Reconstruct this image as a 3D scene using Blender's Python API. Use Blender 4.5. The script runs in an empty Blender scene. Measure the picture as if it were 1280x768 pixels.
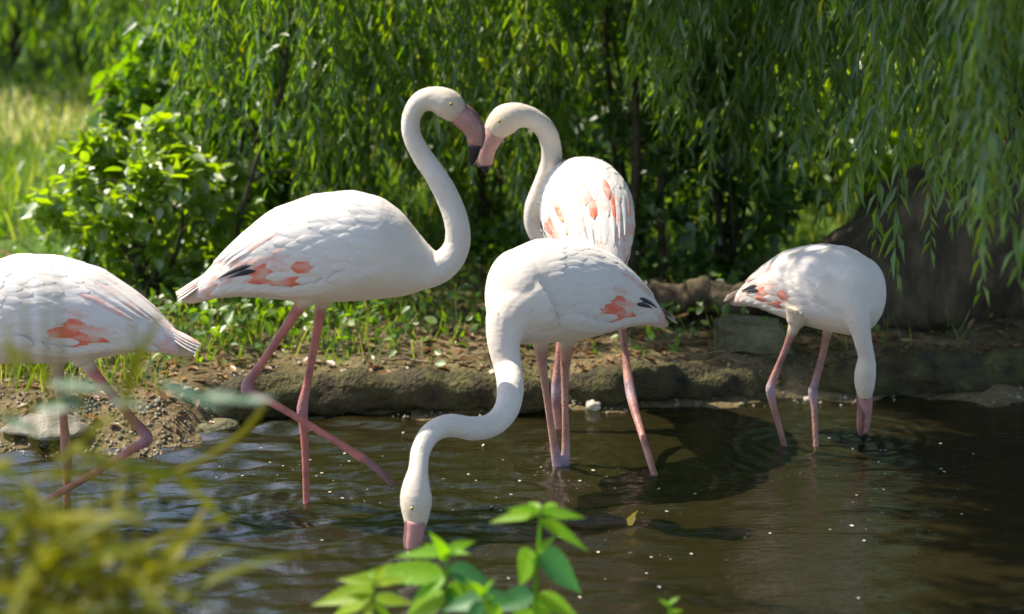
import bpy, math, random
import numpy as np
from mathutils import Vector, Matrix, kdtree, noise as mnoise

random.seed(7)
RNG = np.random.default_rng(11)
SC = bpy.context.scene
COL = SC.collection
R = math.radians

# ------------------------------------------------------------------ camera
CAM_H = 2.2
FPX = 2300.0                      # focal length in photograph pixels (1280 wide)
PITCH = math.atan(573.0 / FPX)
cam_d = bpy.data.cameras.new('camera')
cam_d.sensor_width = 36.0
cam_d.lens = FPX / 1280.0 * 36.0
cam_d.clip_start = 0.05
cam_d.clip_end = 1500
cam_d.dof.use_dof = True
cam_d.dof.focus_distance = 6.55
cam_d.dof.aperture_fstop = 1.3
cam = bpy.data.objects.new('camera', cam_d)
cam.location = (0, 0, CAM_H)
cam.rotation_euler = (math.pi / 2 - PITCH, 0, 0)
COL.objects.link(cam)
SC.camera = cam

# ------------------------------------------------------------------ light
SUN_AZ, SUN_EL = R(-70), R(54)    # azimuth measured from +Y, clockwise positive
to_sun = Vector((math.sin(SUN_AZ) * math.cos(SUN_EL), math.cos(SUN_AZ) * math.cos(SUN_EL), math.sin(SUN_EL)))
world = bpy.data.worlds.new('World')
SC.world = world
world.use_nodes = True
wn = world.node_tree
sky = wn.nodes.new('ShaderNodeTexSky')
sky.sky_type = 'NISHITA'
sky.sun_disc = False
sky.sun_elevation = SUN_EL
sky.sun_rotation = SUN_AZ
sky.air_density = 1.0
sky.dust_density = 1.2
bg = wn.nodes['Background']
bg.inputs['Strength'].default_value = 0.15
wn.links.new(sky.outputs[0], bg.inputs['Color'])
sun_d = bpy.data.lights.new('sun', 'SUN')
sun_d.energy = 5.0
sun_d.angle = R(0.53)
sun_d.color = (1.0, 0.91, 0.77)
sun = bpy.data.objects.new('sun', sun_d)
sun.rotation_euler = to_sun.to_track_quat('Z', 'Y').to_euler()
COL.objects.link(sun)
SC.view_settings.view_transform = 'Standard'
SC.view_settings.look = 'None'
SC.view_settings.gamma = 1.0
SC.view_settings.exposure = 1.05
SC.view_settings.use_curve_mapping = False
SC.cycles.use_denoising = True
SC.cycles.max_bounces = 9
SC.cycles.transparent_max_bounces = 12
SC.cycles.transmission_bounces = 6
SC.cycles.sample_clamp_indirect = 6.0

# ------------------------------------------------------------------ geometry helpers
CP, SP = math.cos(PITCH), math.sin(PITCH)


def ray(px, py):
    a, b = px - 640.0, 384.0 - py
    return Vector((a, FPX * CP + b * SP, -FPX * SP + b * CP))


def U(px, py, Y):
    """world point on the line of sight of a photograph pixel at distance Y"""
    r = ray(px, py)
    return Vector((0, 0, CAM_H)) + r * (Y / r.y)


def W(px, py, z=0.0):
    r = ray(px, py)
    return Vector((0, 0, CAM_H)) + r * ((z - CAM_H) / r.z)


def mpp(p):
    """metres per photograph pixel at a world point"""
    return (p.y * CP + (CAM_H - p.z) * SP) / FPX


def mesh_np(name, V, F, smooth=False):
    V = np.asarray(V, np.float32).reshape(-1, 3)
    F = np.asarray(F, np.int32)
    k = F.shape[1]
    me = bpy.data.meshes.new(name)
    me.vertices.add(len(V))
    me.vertices.foreach_set('co', V.ravel())
    me.loops.add(F.size)
    me.loops.foreach_set('vertex_index', F.ravel())
    me.polygons.add(len(F))
    me.polygons.foreach_set('loop_start', np.arange(0, F.size, k, dtype=np.int32))
    me.polygons.foreach_set('loop_total', np.full(len(F), k, np.int32))
    if smooth:
        me.polygons.foreach_set('use_smooth', np.ones(len(F), bool))
    me.update(calc_edges=True)
    return me


def link(name, me, mat=None, parent=None, loc=None):
    o = bpy.data.objects.new(name, me)
    COL.objects.link(o)
    if mat is not None and me is not None:
        if not me.materials:
            me.materials.append(mat)
    if parent is not None:
        o.parent = parent
    if loc is not None:
        o.location = loc
    return o


def tag(o, label=None, cat=None, group=None, kind=None):
    if label: o['label'] = label
    if cat: o['category'] = cat
    if group: o['group'] = group
    if kind: o['kind'] = kind
    return o


def empty(name, loc):
    o = bpy.data.objects.new(name, None)
    o.empty_display_size = 0.1
    o.location = loc
    COL.objects.link(o)
    return o


def catmull(P, n):
    """P: (k,d) control rows -> n rows along a Catmull-Rom curve"""
    P = np.asarray(P, float)
    k = len(P)
    E = np.vstack([2 * P[0] - P[1], P, 2 * P[-1] - P[-2]])
    out = []
    for t in np.linspace(0, k - 1 - 1e-9, n):
        i = int(t); f = t - i
        a, b, c, d = E[i], E[i + 1], E[i + 2], E[i + 3]
        out.append(0.5 * (2 * b + (c - a) * f + (2 * a - 5 * b + 4 * c - d) * f ** 2 + (-a + 3 * b - 3 * c + d) * f ** 3))
    return np.array(out)


def loft(path, rad, nseg=12, squash=None, rough=0.0, seed=0, freq=3.0, ref=None):
    """tube along path (n,3) with radii (n,) ; returns V,F with closed ends"""
    path = np.asarray(path, float)
    n = len(path)
    T = np.gradient(path, axis=0)
    T /= np.linalg.norm(T, axis=1)[:, None] + 1e-12
    up = np.array([0, 0, 1.0]) if abs(T[0, 2]) < 0.9 else np.array([0, 1.0, 0])
    if ref is not None: up = np.asarray(ref, float)
    V = []
    for i in range(n):
        up = up - T[i] * up.dot(T[i])
        up /= np.linalg.norm(up)
        side = np.cross(T[i], up)
        sq = 1.0 if squash is None else squash[i]
        for j in range(nseg):
            a = 2 * math.pi * j / nseg
            d = up * math.cos(a) + side * math.sin(a) * sq
            r = rad[i]
            if rough:
                q = Vector(path[i] + d * rad[i]) * freq + Vector((seed, seed * 1.7, 0))
                r *= 1 + rough * mnoise.fractal(q, 0.9, 2.1, 4)
            V.append(path[i] + d * r)
    F = []
    for i in range(n - 1):
        for j in range(nseg):
            a, b = i * nseg + j, i * nseg + (j + 1) % nseg
            F.append((a, b, b + nseg, a + nseg))
    c0, c1 = len(V), len(V) + 1
    V.append(path[0]); V.append(path[-1])
    for j in range(nseg):
        a, b = j, (j + 1) % nseg
        F.append((c0, b, a, a))
        a, b = (n - 1) * nseg + j, (n - 1) * nseg + (j + 1) % nseg
        F.append((c1, a, b, b))
    return np.array(V), F


def poly_mesh(name, V, F, smooth=True):
    me = bpy.data.meshes.new(name)
    F2 = [tuple(dict.fromkeys(f)) for f in F]
    me.from_pydata([tuple(v) for v in V], [], F2)
    if smooth:
        me.polygons.foreach_set('use_smooth', [True] * len(me.polygons))
    me.update()
    return me


def join(parts):
    Vs, Fs, k = [], [], 0
    for V, F in parts:
        Vs.append(np.asarray(V, float)); Fs += [tuple(i + k for i in f) for f in F]
        k += len(V)
    return np.vstack(Vs), Fs


# ------------------------------------------------------------------ materials
def new_mat(name):
    m = bpy.data.materials.new(name)
    m.use_nodes = True
    nt = m.node_tree
    for n in list(nt.nodes): nt.nodes.remove(n)
    out = nt.nodes.new('ShaderNodeOutputMaterial')
    return m, nt, out


def N(nt, t, **kw):
    n = nt.nodes.new(t)
    for k, v in kw.items():
        if k in n.inputs.keys() if hasattr(n.inputs, 'keys') else False:
            n.inputs[k].default_value = v
        else:
            setattr(n, k, v)
    return n


def ramp(nt, fac, stops):
    r = nt.nodes.new('ShaderNodeValToRGB')
    while len(r.color_ramp.elements) < len(stops): r.color_ramp.elements.new(0.5)
    for e, (p, c) in zip(r.color_ramp.elements, stops):
        e.position = p
        e.color = (*c, 1)
    if fac is not None: nt.links.new(fac, r.inputs[0])
    return r


def leaf_mat(name, stops, trans=0.45, gloss=0.06, rough=0.45, gain=2.0):
    """leaves: each leaf (mesh island) takes its own green from the ramp; light passes through"""
    m, nt, out = new_mat(name)
    geo = N(nt, 'ShaderNodeNewGeometry')
    oi = N(nt, 'ShaderNodeObjectInfo')
    add = N(nt, 'ShaderNodeMath', operation='MULTIPLY_ADD')
    nt.links.new(oi.outputs['Random'], add.inputs[0]); add.inputs[1].default_value = 0.3
    mul = N(nt, 'ShaderNodeMath', operation='MULTIPLY'); mul.inputs[1].default_value = 0.7
    nt.links.new(geo.outputs['Random Per Island'], mul.inputs[0])
    nt.links.new(mul.outputs[0], add.inputs[2])
    cr = ramp(nt, add.outputs[0], stops)
    dif = N(nt, 'ShaderNodeBsdfDiffuse'); tr = N(nt, 'ShaderNodeBsdfTranslucent'); gl = N(nt, 'ShaderNodeBsdfGlossy')
    gl.inputs['Roughness'].default_value = rough
    hs = N(nt, 'ShaderNodeHueSaturation'); hs.inputs['Hue'].default_value = 0.485
    hs.inputs['Saturation'].default_value = 1.15; hs.inputs['Value'].default_value = gain
    tc = N(nt, 'ShaderNodeTexCoord'); nz = N(nt, 'ShaderNodeTexNoise'); nz.inputs['Scale'].default_value = 22.0; nz.inputs['Detail'].default_value = 3
    nt.links.new(tc.outputs['Object'], nz.inputs['Vector'])
    bl = ramp(nt, nz.outputs[0], [(0.3, (0.72, 0.74, 0.70)), (0.65, (1.0, 1.0, 1.0))])
    mb = N(nt, 'ShaderNodeMix', data_type='RGBA', blend_type='MULTIPLY'); mb.inputs[0].default_value = 1.0
    nt.links.new(cr.outputs[0], mb.inputs[6]); nt.links.new(bl.outputs[0], mb.inputs[7])
    nt.links.new(mb.outputs[2], dif.inputs['Color'])
    nt.links.new(mb.outputs[2], hs.inputs['Color'])
    nt.links.new(hs.outputs[0], tr.inputs['Color'])
    mx = N(nt, 'ShaderNodeMixShader'); mx.inputs[0].default_value = trans
    nt.links.new(dif.outputs[0], mx.inputs[1]); nt.links.new(tr.outputs[0], mx.inputs[2])
    m2 = N(nt, 'ShaderNodeMixShader'); m2.inputs[0].default_value = gloss
    nt.links.new(mx.outputs[0], m2.inputs[1]); nt.links.new(gl.outputs[0], m2.inputs[2])
    nt.links.new(m2.outputs[0], out.inputs[0])
    return m


def rough_mat(name, stops, scale=6.0, rough=0.85, bump=0.4, bscale=30.0, coords='Object', stretch=(1, 1, 1), detail=6):
    m, nt, out = new_mat(name)
    tc = N(nt, 'ShaderNodeTexCoord')
    mp = N(nt, 'ShaderNodeMapping'); mp.inputs['Scale'].default_value = stretch
    nt.links.new(tc.outputs[coords], mp.inputs[0])
    n1 = N(nt, 'ShaderNodeTexNoise'); n1.inputs['Scale'].default_value = scale; n1.inputs['Detail'].default_value = detail
    n1.inputs['Roughness'].default_value = 0.65
    n2 = N(nt, 'ShaderNodeTexNoise'); n2.inputs['Scale'].default_value = bscale; n2.inputs['Detail'].default_value = 5
    for n in (n1, n2): nt.links.new(mp.outputs[0], n.inputs['Vector'])
    cr = ramp(nt, n1.outputs[0], stops)
    b = N(nt, 'ShaderNodeBsdfPrincipled'); b.inputs['Roughness'].default_value = rough
    b.inputs['Specular IOR Level'].default_value = 0.25
    bp = N(nt, 'ShaderNodeBump'); bp.inputs['Strength'].default_value = bump; bp.inputs['Distance'].default_value = 0.03
    nt.links.new(n2.outputs[0], bp.inputs['Height'])
    nt.links.new(bp.outputs[0], b.inputs['Normal'])
    nt.links.new(cr.outputs[0], b.inputs['Base Color'])
    nt.links.new(b.outputs[0], out.inputs[0])
    return m


def plume_mat(name, col, attr=False, rough=0.75, col2=None):
    """plumage: soft, a little light inside the feathers, fine barb relief"""
    m, nt, out = new_mat(name)
    b = N(nt, 'ShaderNodeBsdfPrincipled')
    b.inputs['Roughness'].default_value = rough
    b.inputs['Specular IOR Level'].default_value = 0.15
    b.inputs['Sheen Weight'].default_value = 0.15
    tc = N(nt, 'ShaderNodeTexCoord')
    mp = N(nt, 'ShaderNodeMapping'); mp.inputs['Scale'].default_value = (14, 70, 70)
    nt.links.new(tc.outputs['Object'], mp.inputs[0])
    n1 = N(nt, 'ShaderNodeTexNoise'); n1.inputs['Scale'].default_value = 1.0; n1.inputs['Detail'].default_value = 3
    nt.links.new(mp.outputs[0], n1.inputs['Vector'])
    bp = N(nt, 'ShaderNodeBump'); bp.inputs['Strength'].default_value = 0.25; bp.inputs['Distance'].default_value = 0.006
    nt.links.new(n1.outputs[0], bp.inputs['Height'])
    nt.links.new(bp.outputs[0], b.inputs['Normal'])
    n2 = N(nt, 'ShaderNodeTexNoise'); n2.inputs['Scale'].default_value = 9.0; n2.inputs['Detail'].default_value = 4
    nt.links.new(tc.outputs['Object'], n2.inputs['Vector'])
    mix = N(nt, 'ShaderNodeMix', data_type='RGBA', blend_type='MULTIPLY')
    mix.inputs[0].default_value = 1.0
    cr = ramp(nt, n2.outputs[0], [(0.3, (0.93, 0.90, 0.87)), (0.7, (1, 1, 1))])
    if attr:
        at = N(nt, 'ShaderNodeAttribute'); at.attribute_name = 'Col'
        nt.links.new(at.outputs['Color'], mix.inputs[6])
    else:
        mix.inputs[6].default_value = (*col, 1)
    if col2 is not None:
        n3 = N(nt, 'ShaderNodeTexNoise'); n3.inputs['Scale'].default_value = 1.0; n3.inputs['Detail'].default_value = 3
        m3 = N(nt, 'ShaderNodeMapping'); m3.inputs['Scale'].default_value = (16, 30, 40)
        nt.links.new(tc.outputs['Object'], m3.inputs[0]); nt.links.new(m3.outputs[0], n3.inputs['Vector'])
        c3 = ramp(nt, n3.outputs[0], [(0.42, col), (0.62, col2)])
        nt.links.new(c3.outputs[0], mix.inputs[6])
    nt.links.new(cr.outputs[0], mix.inputs[7])
    nt.links.new(mix.outputs[2], b.inputs['Base Color'])
    nt.links.new(b.outputs[0], out.inputs[0])
    return m


def simple_mat(name, col, rough=0.5, spec=0.4):
    m, nt, out = new_mat(name)
    b = N(nt, 'ShaderNodeBsdfPrincipled')
    tc = N(nt, 'ShaderNodeTexCoord')
    n2 = N(nt, 'ShaderNodeTexNoise'); n2.inputs['Scale'].default_value = 40.0; n2.inputs['Detail'].default_value = 4
    nt.links.new(tc.outputs['Object'], n2.inputs['Vector'])
    cr = ramp(nt, n2.outputs[0], [(0.3, tuple(c * 0.8 for c in col)), (0.7, tuple(min(1, c * 1.1) for c in col))])
    nt.links.new(cr.outputs[0], b.inputs['Base Color'])
    b.inputs['Roughness'].default_value = rough
    b.inputs['Specular IOR Level'].default_value = spec
    nt.links.new(b.outputs[0], out.inputs[0])
    return m


M = {}
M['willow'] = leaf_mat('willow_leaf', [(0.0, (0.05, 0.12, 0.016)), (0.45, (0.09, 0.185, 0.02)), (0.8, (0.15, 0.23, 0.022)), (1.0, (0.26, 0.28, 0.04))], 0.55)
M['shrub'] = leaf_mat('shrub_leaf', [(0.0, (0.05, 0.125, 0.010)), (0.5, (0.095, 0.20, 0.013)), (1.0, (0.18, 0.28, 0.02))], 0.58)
M['lime'] = leaf_mat('lime_leaf', [(0.0, (0.12, 0.22, 0.012)), (0.6, (0.18, 0.29, 0.016)), (1.0, (0.27, 0.34, 0.03))], 0.58, 0.10)  # paler copy of the shrub green, sunlight painted into the leaves
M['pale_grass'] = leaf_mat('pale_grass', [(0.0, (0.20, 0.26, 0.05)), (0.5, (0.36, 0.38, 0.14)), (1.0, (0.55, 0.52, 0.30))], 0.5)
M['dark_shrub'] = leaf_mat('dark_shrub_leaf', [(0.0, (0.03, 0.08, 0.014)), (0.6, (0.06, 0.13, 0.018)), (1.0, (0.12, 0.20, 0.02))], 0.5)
M['grass'] = leaf_mat('grass_blade', [(0.0, (0.06, 0.14, 0.015)), (0.6, (0.13, 0.22, 0.025)), (1.0, (0.32, 0.32, 0.09))], 0.5)
M['weed'] = leaf_mat('weed_leaf', [(0.0, (0.10, 0.27, 0.012)), (0.6, (0.16, 0.34, 0.015)), (1.0, (0.26, 0.40, 0.02))], 0.5, 0.02)
M['weed_pale'] = leaf_mat('weed_leaf_pale', [(0.0, (0.17, 0.30, 0.015)), (1.0, (0.28, 0.37, 0.02))], 0.5, 0.02)
M['weed_dark'] = leaf_mat('weed_leaf_blue', [(0.0, (0.035, 0.13, 0.04)), (1.0, (0.06, 0.18, 0.05))], 0.4, 0.02)
M['reed'] = leaf_mat('reed_blade', [(0.0, (0.03, 0.07, 0.010)), (0.35, (0.08, 0.12, 0.008)), (0.7, (0.20, 0.19, 0.008)), (1.0, (0.38, 0.17, 0.01))], 0.5, 0.01)
M['osier'] = leaf_mat('osier_leaf', [(0.0, (0.08, 0.15, 0.09)), (1.0, (0.15, 0.23, 0.15))], 0.3, 0.03)
M['litter'] = leaf_mat('dry_leaf', [(0.0, (0.09, 0.05, 0.025)), (0.6, (0.20, 0.11, 0.045)), (1.0, (0.42, 0.26, 0.08))], 0.2)
M['yellow'] = leaf_mat('yellow_leaf', [(0.0, (0.65, 0.42, 0.03)), (1.0, (0.75, 0.5, 0.05))], 0.3)
M['gravel'] = leaf_mat('gravel', [(0.0, (0.10, 0.08, 0.05)), (0.6, (0.24, 0.20, 0.14)), (1.0, (0.50, 0.46, 0.38))], 0.0, 0.03)
M['bark'] = rough_mat('bark', [(0.3, (0.014, 0.011, 0.007)), (0.5, (0.06, 0.045, 0.026)), (0.72, (0.15, 0.115, 0.065))], 7, 0.9, 1.0, 16, stretch=(1, 1, 0.35))
M['twig'] = rough_mat('twig', [(0.3, (0.03, 0.025, 0.015)), (0.7, (0.07, 0.06, 0.03))], 12, 0.8, 0.3, 60)
M['dry_twig'] = rough_mat('dry_twig', [(0.3, (0.10, 0.07, 0.04)), (0.7, (0.26, 0.20, 0.13))], 12, 0.8, 0.3, 60)
M['log'] = rough_mat('mossy_log', [(0.28, (0.012, 0.010, 0.006)), (0.45, (0.05, 0.040, 0.020)), (0.58, (0.065, 0.062, 0.020)), (0.74, (0.16, 0.12, 0.06))], 11, 0.9, 1.0, 45)
M['stone'] = rough_mat('stone', [(0.3, (0.10, 0.09, 0.07)), (0.6, (0.22, 0.20, 0.16)), (0.85, (0.32, 0.30, 0.24))], 9, 0.75, 0.4, 50)
M['pale_stone'] = rough_mat('pale_stone', [(0.3, (0.28, 0.25, 0.20)), (0.7, (0.52, 0.48, 0.40))], 12, 0.6, 0.3, 50)
M['moss_stone'] = rough_mat('mossy_stone', [(0.3, (0.06, 0.055, 0.03)), (0.55, (0.14, 0.13, 0.07)), (0.75, (0.20, 0.18, 0.12))], 8, 0.85, 0.5, 40)
M['body'] = plume_mat('plumage', None, attr=True)
M['white'] = plume_mat('white_feather', (0.60, 0.562, 0.525))
M['blush'] = plume_mat('blush_feather', (0.60, 0.55, 0.52), col2=(0.62, 0.37, 0.31))
M['coral'] = plume_mat('coral_feather', (0.66, 0.15, 0.085), col2=(0.62, 0.36, 0.29))
M['black'] = plume_mat('black_feather', (0.02, 0.02, 0.028), rough=0.5)
M['down'] = leaf_mat('down', [(0.0, (0.56, 0.51, 0.45)), (0.5, (0.60, 0.555, 0.505)), (1.0, (0.61, 0.565, 0.52))], 0.4, 0.0, gain=1.05)
m, nt, out = new_mat('leg_skin')
b = N(nt, 'ShaderNodeBsdfPrincipled'); b.inputs['Roughness'].default_value = 0.45; b.inputs['Specular IOR Level'].default_value = 0.4
tc = N(nt, 'ShaderNodeTexCoord')
vo = N(nt, 'ShaderNodeTexVoronoi'); vo.inputs['Scale'].default_value = 130.0; nt.links.new(tc.outputs['Object'], vo.inputs['Vector'])
nz = N(nt, 'ShaderNodeTexNoise'); nz.inputs['Scale'].default_value = 14.0; nz.inputs['Detail'].default_value = 5; nt.links.new(tc.outputs['Object'], nz.inputs['Vector'])
bp = N(nt, 'ShaderNodeBump'); bp.inputs['Strength'].default_value = 0.5; bp.inputs['Distance'].default_value = 0.003
nt.links.new(vo.outputs['Distance'], bp.inputs['Height']); nt.links.new(bp.outputs[0], b.inputs['Normal'])
at = N(nt, 'ShaderNodeAttribute'); at.attribute_name = 'Col'
cr = ramp(nt, nz.outputs[0], [(0.3, (0.55, 0.50, 0.52)), (0.5, (0.95, 0.95, 0.95)), (0.72, (1.25, 1.2, 1.1))])
mb = N(nt, 'ShaderNodeMix', data_type='RGBA', blend_type='MULTIPLY'); mb.inputs[0].default_value = 1.0
nt.links.new(at.outputs['Color'], mb.inputs[6]); nt.links.new(cr.outputs[0], mb.inputs[7])
nt.links.new(mb.outputs[2], b.inputs['Base Color']); nt.links.new(b.outputs[0], out.inputs[0])
M['leg'] = m
M['bill'] = simple_mat('bill_pink', (0.37, 0.19, 0.165), 0.4)
M['bill_dark'] = simple_mat('bill_mauve', (0.19, 0.09, 0.09), 0.4)
M['bill_tip'] = simple_mat('bill_black', (0.015, 0.014, 0.016), 0.35)
M['iris'] = simple_mat('iris', (0.42, 0.30, 0.06), 0.15)
M['pupil'] = simple_mat('pupil', (0.01, 0.01, 0.01), 0.1)


# ------------------------------------------------------------------ terrain
def sstep(a, b, x):
    t = np.clip((x - a) / (b - a), 0, 1)
    return t * t * (3 - 2 * t)


def shore(x):
    """distance of the far waterline"""
    return 7.08 - 0.46 * sstep(-0.95, -1.35, x) + 0.17 * sstep(0.3, 1.0, x) + 0.04 * np.sin(x * 5.1) + 0.025 * np.sin(x * 11.7 + 1)


def hgt(x, y):
    x = np.asarray(x, float); y = np.asarray(y, float)
    s = y - shore(x)
    far = 0.115 * sstep(-0.02, 0.30, s) + 0.055 * np.clip(s - 0.2, 0, 6) + 0.02 * np.clip(s - 6, 0, 30)
    bed = -0.16 - 0.22 * np.exp(-(((x - 0.18) / 0.45) ** 2 + ((y - 6.4) / 0.4) ** 2)) * 1.0
    bed = bed * sstep(0.02, -0.55, s)
    near = 4.85 + 0.05 * np.sin(x * 4)
    t = near - y
    nb = 0.16 * sstep(-0.05, 0.7, t) + 0.09 * np.clip(t - 0.5, 0, 20) * 1.0
    z = np.where(s > -0.02, far, bed)
    z = np.where(t > -0.6, np.maximum(bed * sstep(-0.05, -0.6, t), -0.4) * (t < -0.05) + nb, z)
    ends = sstep(9, 11, np.abs(x))
    z = z * (1 - ends) + np.maximum(z, 0.25) * ends
    rough = 0.012 * np.sin(x * 9.3 + y * 4) * np.sin(y * 8.1 - x * 3) + 0.008 * np.sin(x * 23) * np.sin(y * 19 + x * 5)
    return z + rough * np.where(s > 0, sstep(0, 0.3, s), 0.6)


def axis(segs):
    out = []
    for a, b, n in segs: out += list(np.linspace(a, b, n, endpoint=False))
    return np.array(out + [segs[-1][1]])


gx = axis([(-300, -30, 12), (-30, -5, 25), (-5, 5, 170), (5, 30, 25), (30, 300, 12)])
gy = axis([(-30, 3, 25), (3, 11, 160), (11, 30, 40), (30, 400, 20)])
X, Y = np.meshgrid(gx, gy)
Z = hgt(X, Y)
V = np.stack([X, Y, Z], -1).reshape(-1, 3)
nx, ny = len(gx), len(gy)
ii = np.arange((ny - 1) * (nx - 1)); r_, c_ = ii // (nx - 1), ii % (nx - 1)
a_ = r_ * nx + c_
F = np.stack([a_, a_ + 1, a_ + nx + 1, a_ + nx], -1)
me = mesh_np('ground', V, F, True)

m, nt, out = new_mat('ground_soil')
tc = N(nt, 'ShaderNodeTexCoord')
b = N(nt, 'ShaderNodeBsdfPrincipled'); b.inputs['Roughness'].default_value = 0.95; b.inputs['Specular IOR Level'].default_value = 0.1
n1 = N(nt, 'ShaderNodeTexNoise'); n1.inputs['Scale'].default_value = 5; n1.inputs['Detail'].default_value = 8; n1.inputs['Roughness'].default_value = 0.7
n2 = N(nt, 'ShaderNodeTexNoise'); n2.inputs['Scale'].default_value = 38; n2.inputs['Detail'].default_value = 6
n3 = N(nt, 'ShaderNodeTexNoise'); n3.inputs['Scale'].default_value = 1.3; n3.inputs['Detail'].default_value = 5
for n in (n1, n2, n3): nt.links.new(tc.outputs['Object'], n.inputs['Vector'])
soil = ramp(nt, n1.outputs[0], [(0.25, (0.035, 0.026, 0.014)), (0.45, (0.10, 0.075, 0.038)), (0.6, (0.17, 0.13, 0.07)), (0.8, (0.26, 0.20, 0.12))])
turf = ramp(nt, n2.outputs[0], [(0.3, (0.03, 0.06, 0.012)), (0.6, (0.07, 0.13, 0.02)), (0.8, (0.16, 0.18, 0.05))])
sep = N(nt, 'ShaderNodeSeparateXYZ'); nt.links.new(tc.outputs['Object'], sep.inputs[0])
mr = N(nt, 'ShaderNodeMapRange'); mr.inputs[1].default_value = 7.9; mr.inputs[2].default_value = 9.2
nt.links.new(sep.outputs['Y'], mr.inputs[0])
ad = N(nt, 'ShaderNodeMath', operation='ADD'); nt.links.new(mr.outputs[0], ad.inputs[0])
sb = N(nt, 'ShaderNodeMath', operation='SUBTRACT'); sb.inputs[1].default_value = 0.5; nt.links.new(n3.outputs[0], sb.inputs[0])
nt.links.new(sb.outputs[0], ad.inputs[1])
mix = N(nt, 'ShaderNodeMix', data_type='RGBA'); nt.links.new(ad.outputs[0], mix.inputs[0])
nt.links.new(soil.outputs[0], mix.inputs[6]); nt.links.new(turf.outputs[0], mix.inputs[7])
nt.links.new(mix.outputs[2], b.inputs['Base Color'])
bp = N(nt, 'ShaderNodeBump'); bp.inputs['Strength'].default_value = 0.8; bp.inputs['Distance'].default_value = 0.03
nt.links.new(n2.outputs[0], bp.inputs['Height']); nt.links.new(bp.outputs[0], b.inputs['Normal'])
nt.links.new(b.outputs[0], out.inputs[0])
ground = tag(link('ground', me, m), 'muddy pond bed and grassy bank', kind='structure')

# ------------------------------------------------------------------ water
RINGS = []     # filled with the places where legs and bills break the surface
for q in ((383, 628), (492, 610), (697, 584), (707, 581), (518, 684), (820, 600), (700, 560), (980, 556), (1020, 560), (1079, 544), (84, 640), (1079, 544)):
    w_ = W(*q); RINGS.append((w_.x, w_.y))
wx = axis([(-9, -3, 60), (-3, 3.2, 440), (3.2, 9, 60)])
wy = axis([(4.3, 7.6, 250)])
X, Y = np.meshgrid(wx, wy)
Z = np.zeros_like(X)
for i, (cx, cy) in enumerate(RINGS):
    d = np.hypot(X - cx, Y - cy)
    k = 2 * math.pi / (0.055 + 0.012 * (i % 3))
    Z += 0.0024 * np.sin(d * k + i) * np.exp(-d / 0.26) * sstep(0.0, 0.03, d)
for i in range(26):
    th = RNG.normal(math.pi / 2, 0.55)
    lam = RNG.uniform(0.055, 0.24)
    k = 2 * math.pi / lam
    Z += 0.0170 * lam * RNG.uniform(0.3, 1.0) * np.sin(k * (X * math.cos(th) + Y * math.sin(th)) + RNG.uniform(0, 6.3) + 1.2 * np.sin(X * RNG.uniform(1, 3) + RNG.uniform(0, 6)) + 1.2 * np.sin(Y * RNG.uniform(1, 3) + RNG.uniform(0, 6))) * (0.22 + 0.78 * sstep(0.9, -0.9, X + 0.2 * np.sin(Y * 3)))
V = np.stack([X, Y, Z], -1).reshape(-1, 3)
nx, ny = len(wx), len(wy)
ii = np.arange((ny - 1) * (nx - 1)); r_, c_ = ii // (nx - 1), ii % (nx - 1)
a_ = r_ * nx + c_
me = mesh_np('pond_water', V, np.stack([a_, a_ + 1, a_ + nx + 1, a_ + nx], -1), True)
m, nt, out = new_mat('pond_water')
tc = N(nt, 'ShaderNodeTexCoord')
mp = N(nt, 'ShaderNodeMapping'); mp.inputs['Scale'].default_value = (8, 30, 1)
nt.links.new(tc.outputs['Object'], mp.inputs[0])
n1 = N(nt, 'ShaderNodeTexNoise'); n1.inputs['Scale'].default_value = 1.6; n1.inputs['Detail'].default_value = 4
nt.links.new(mp.outputs[0], n1.inputs['Vector'])
bp = N(nt, 'ShaderNodeBump'); bp.inputs['Strength'].default_value = 0.5; bp.inputs['Distance'].default_value = 0.01
nt.links.new(n1.outputs[0], bp.inputs['Height'])
tr = N(nt, 'ShaderNodeBsdfTransparent'); tr.inputs[0].default_value = (0.30, 0.22, 0.07, 1)
df = N(nt, 'ShaderNodeBsdfDiffuse'); df.inputs[0].default_value = (0.040, 0.034, 0.011, 1)
mx0 = N(nt, 'ShaderNodeMixShader'); mx0.inputs[0].default_value = 0.35
nt.links.new(tr.outputs[0], mx0.inputs[1]); nt.links.new(df.outputs[0], mx0.inputs[2])
gl = N(nt, 'ShaderNodeBsdfGlossy'); gl.inputs['Roughness'].default_value = 0.03
nt.links.new(bp.outputs[0], gl.inputs['Normal'])
fr = N(nt, 'ShaderNodeFresnel'); fr.inputs[0].default_value = 2.4
nt.links.new(bp.outputs[0], fr.inputs['Normal'])
mx = N(nt, 'ShaderNodeMixShader')
nt.links.new(fr.outputs[0], mx.inputs[0]); nt.links.new(mx0.outputs[0], mx.inputs[1]); nt.links.new(gl.outputs[0], mx.inputs[2])
nt.links.new(mx.outputs[0], out.inputs[0])
tag(link('pond_water', me, m), 'dark green rippled pond water', kind='structure')


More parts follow.
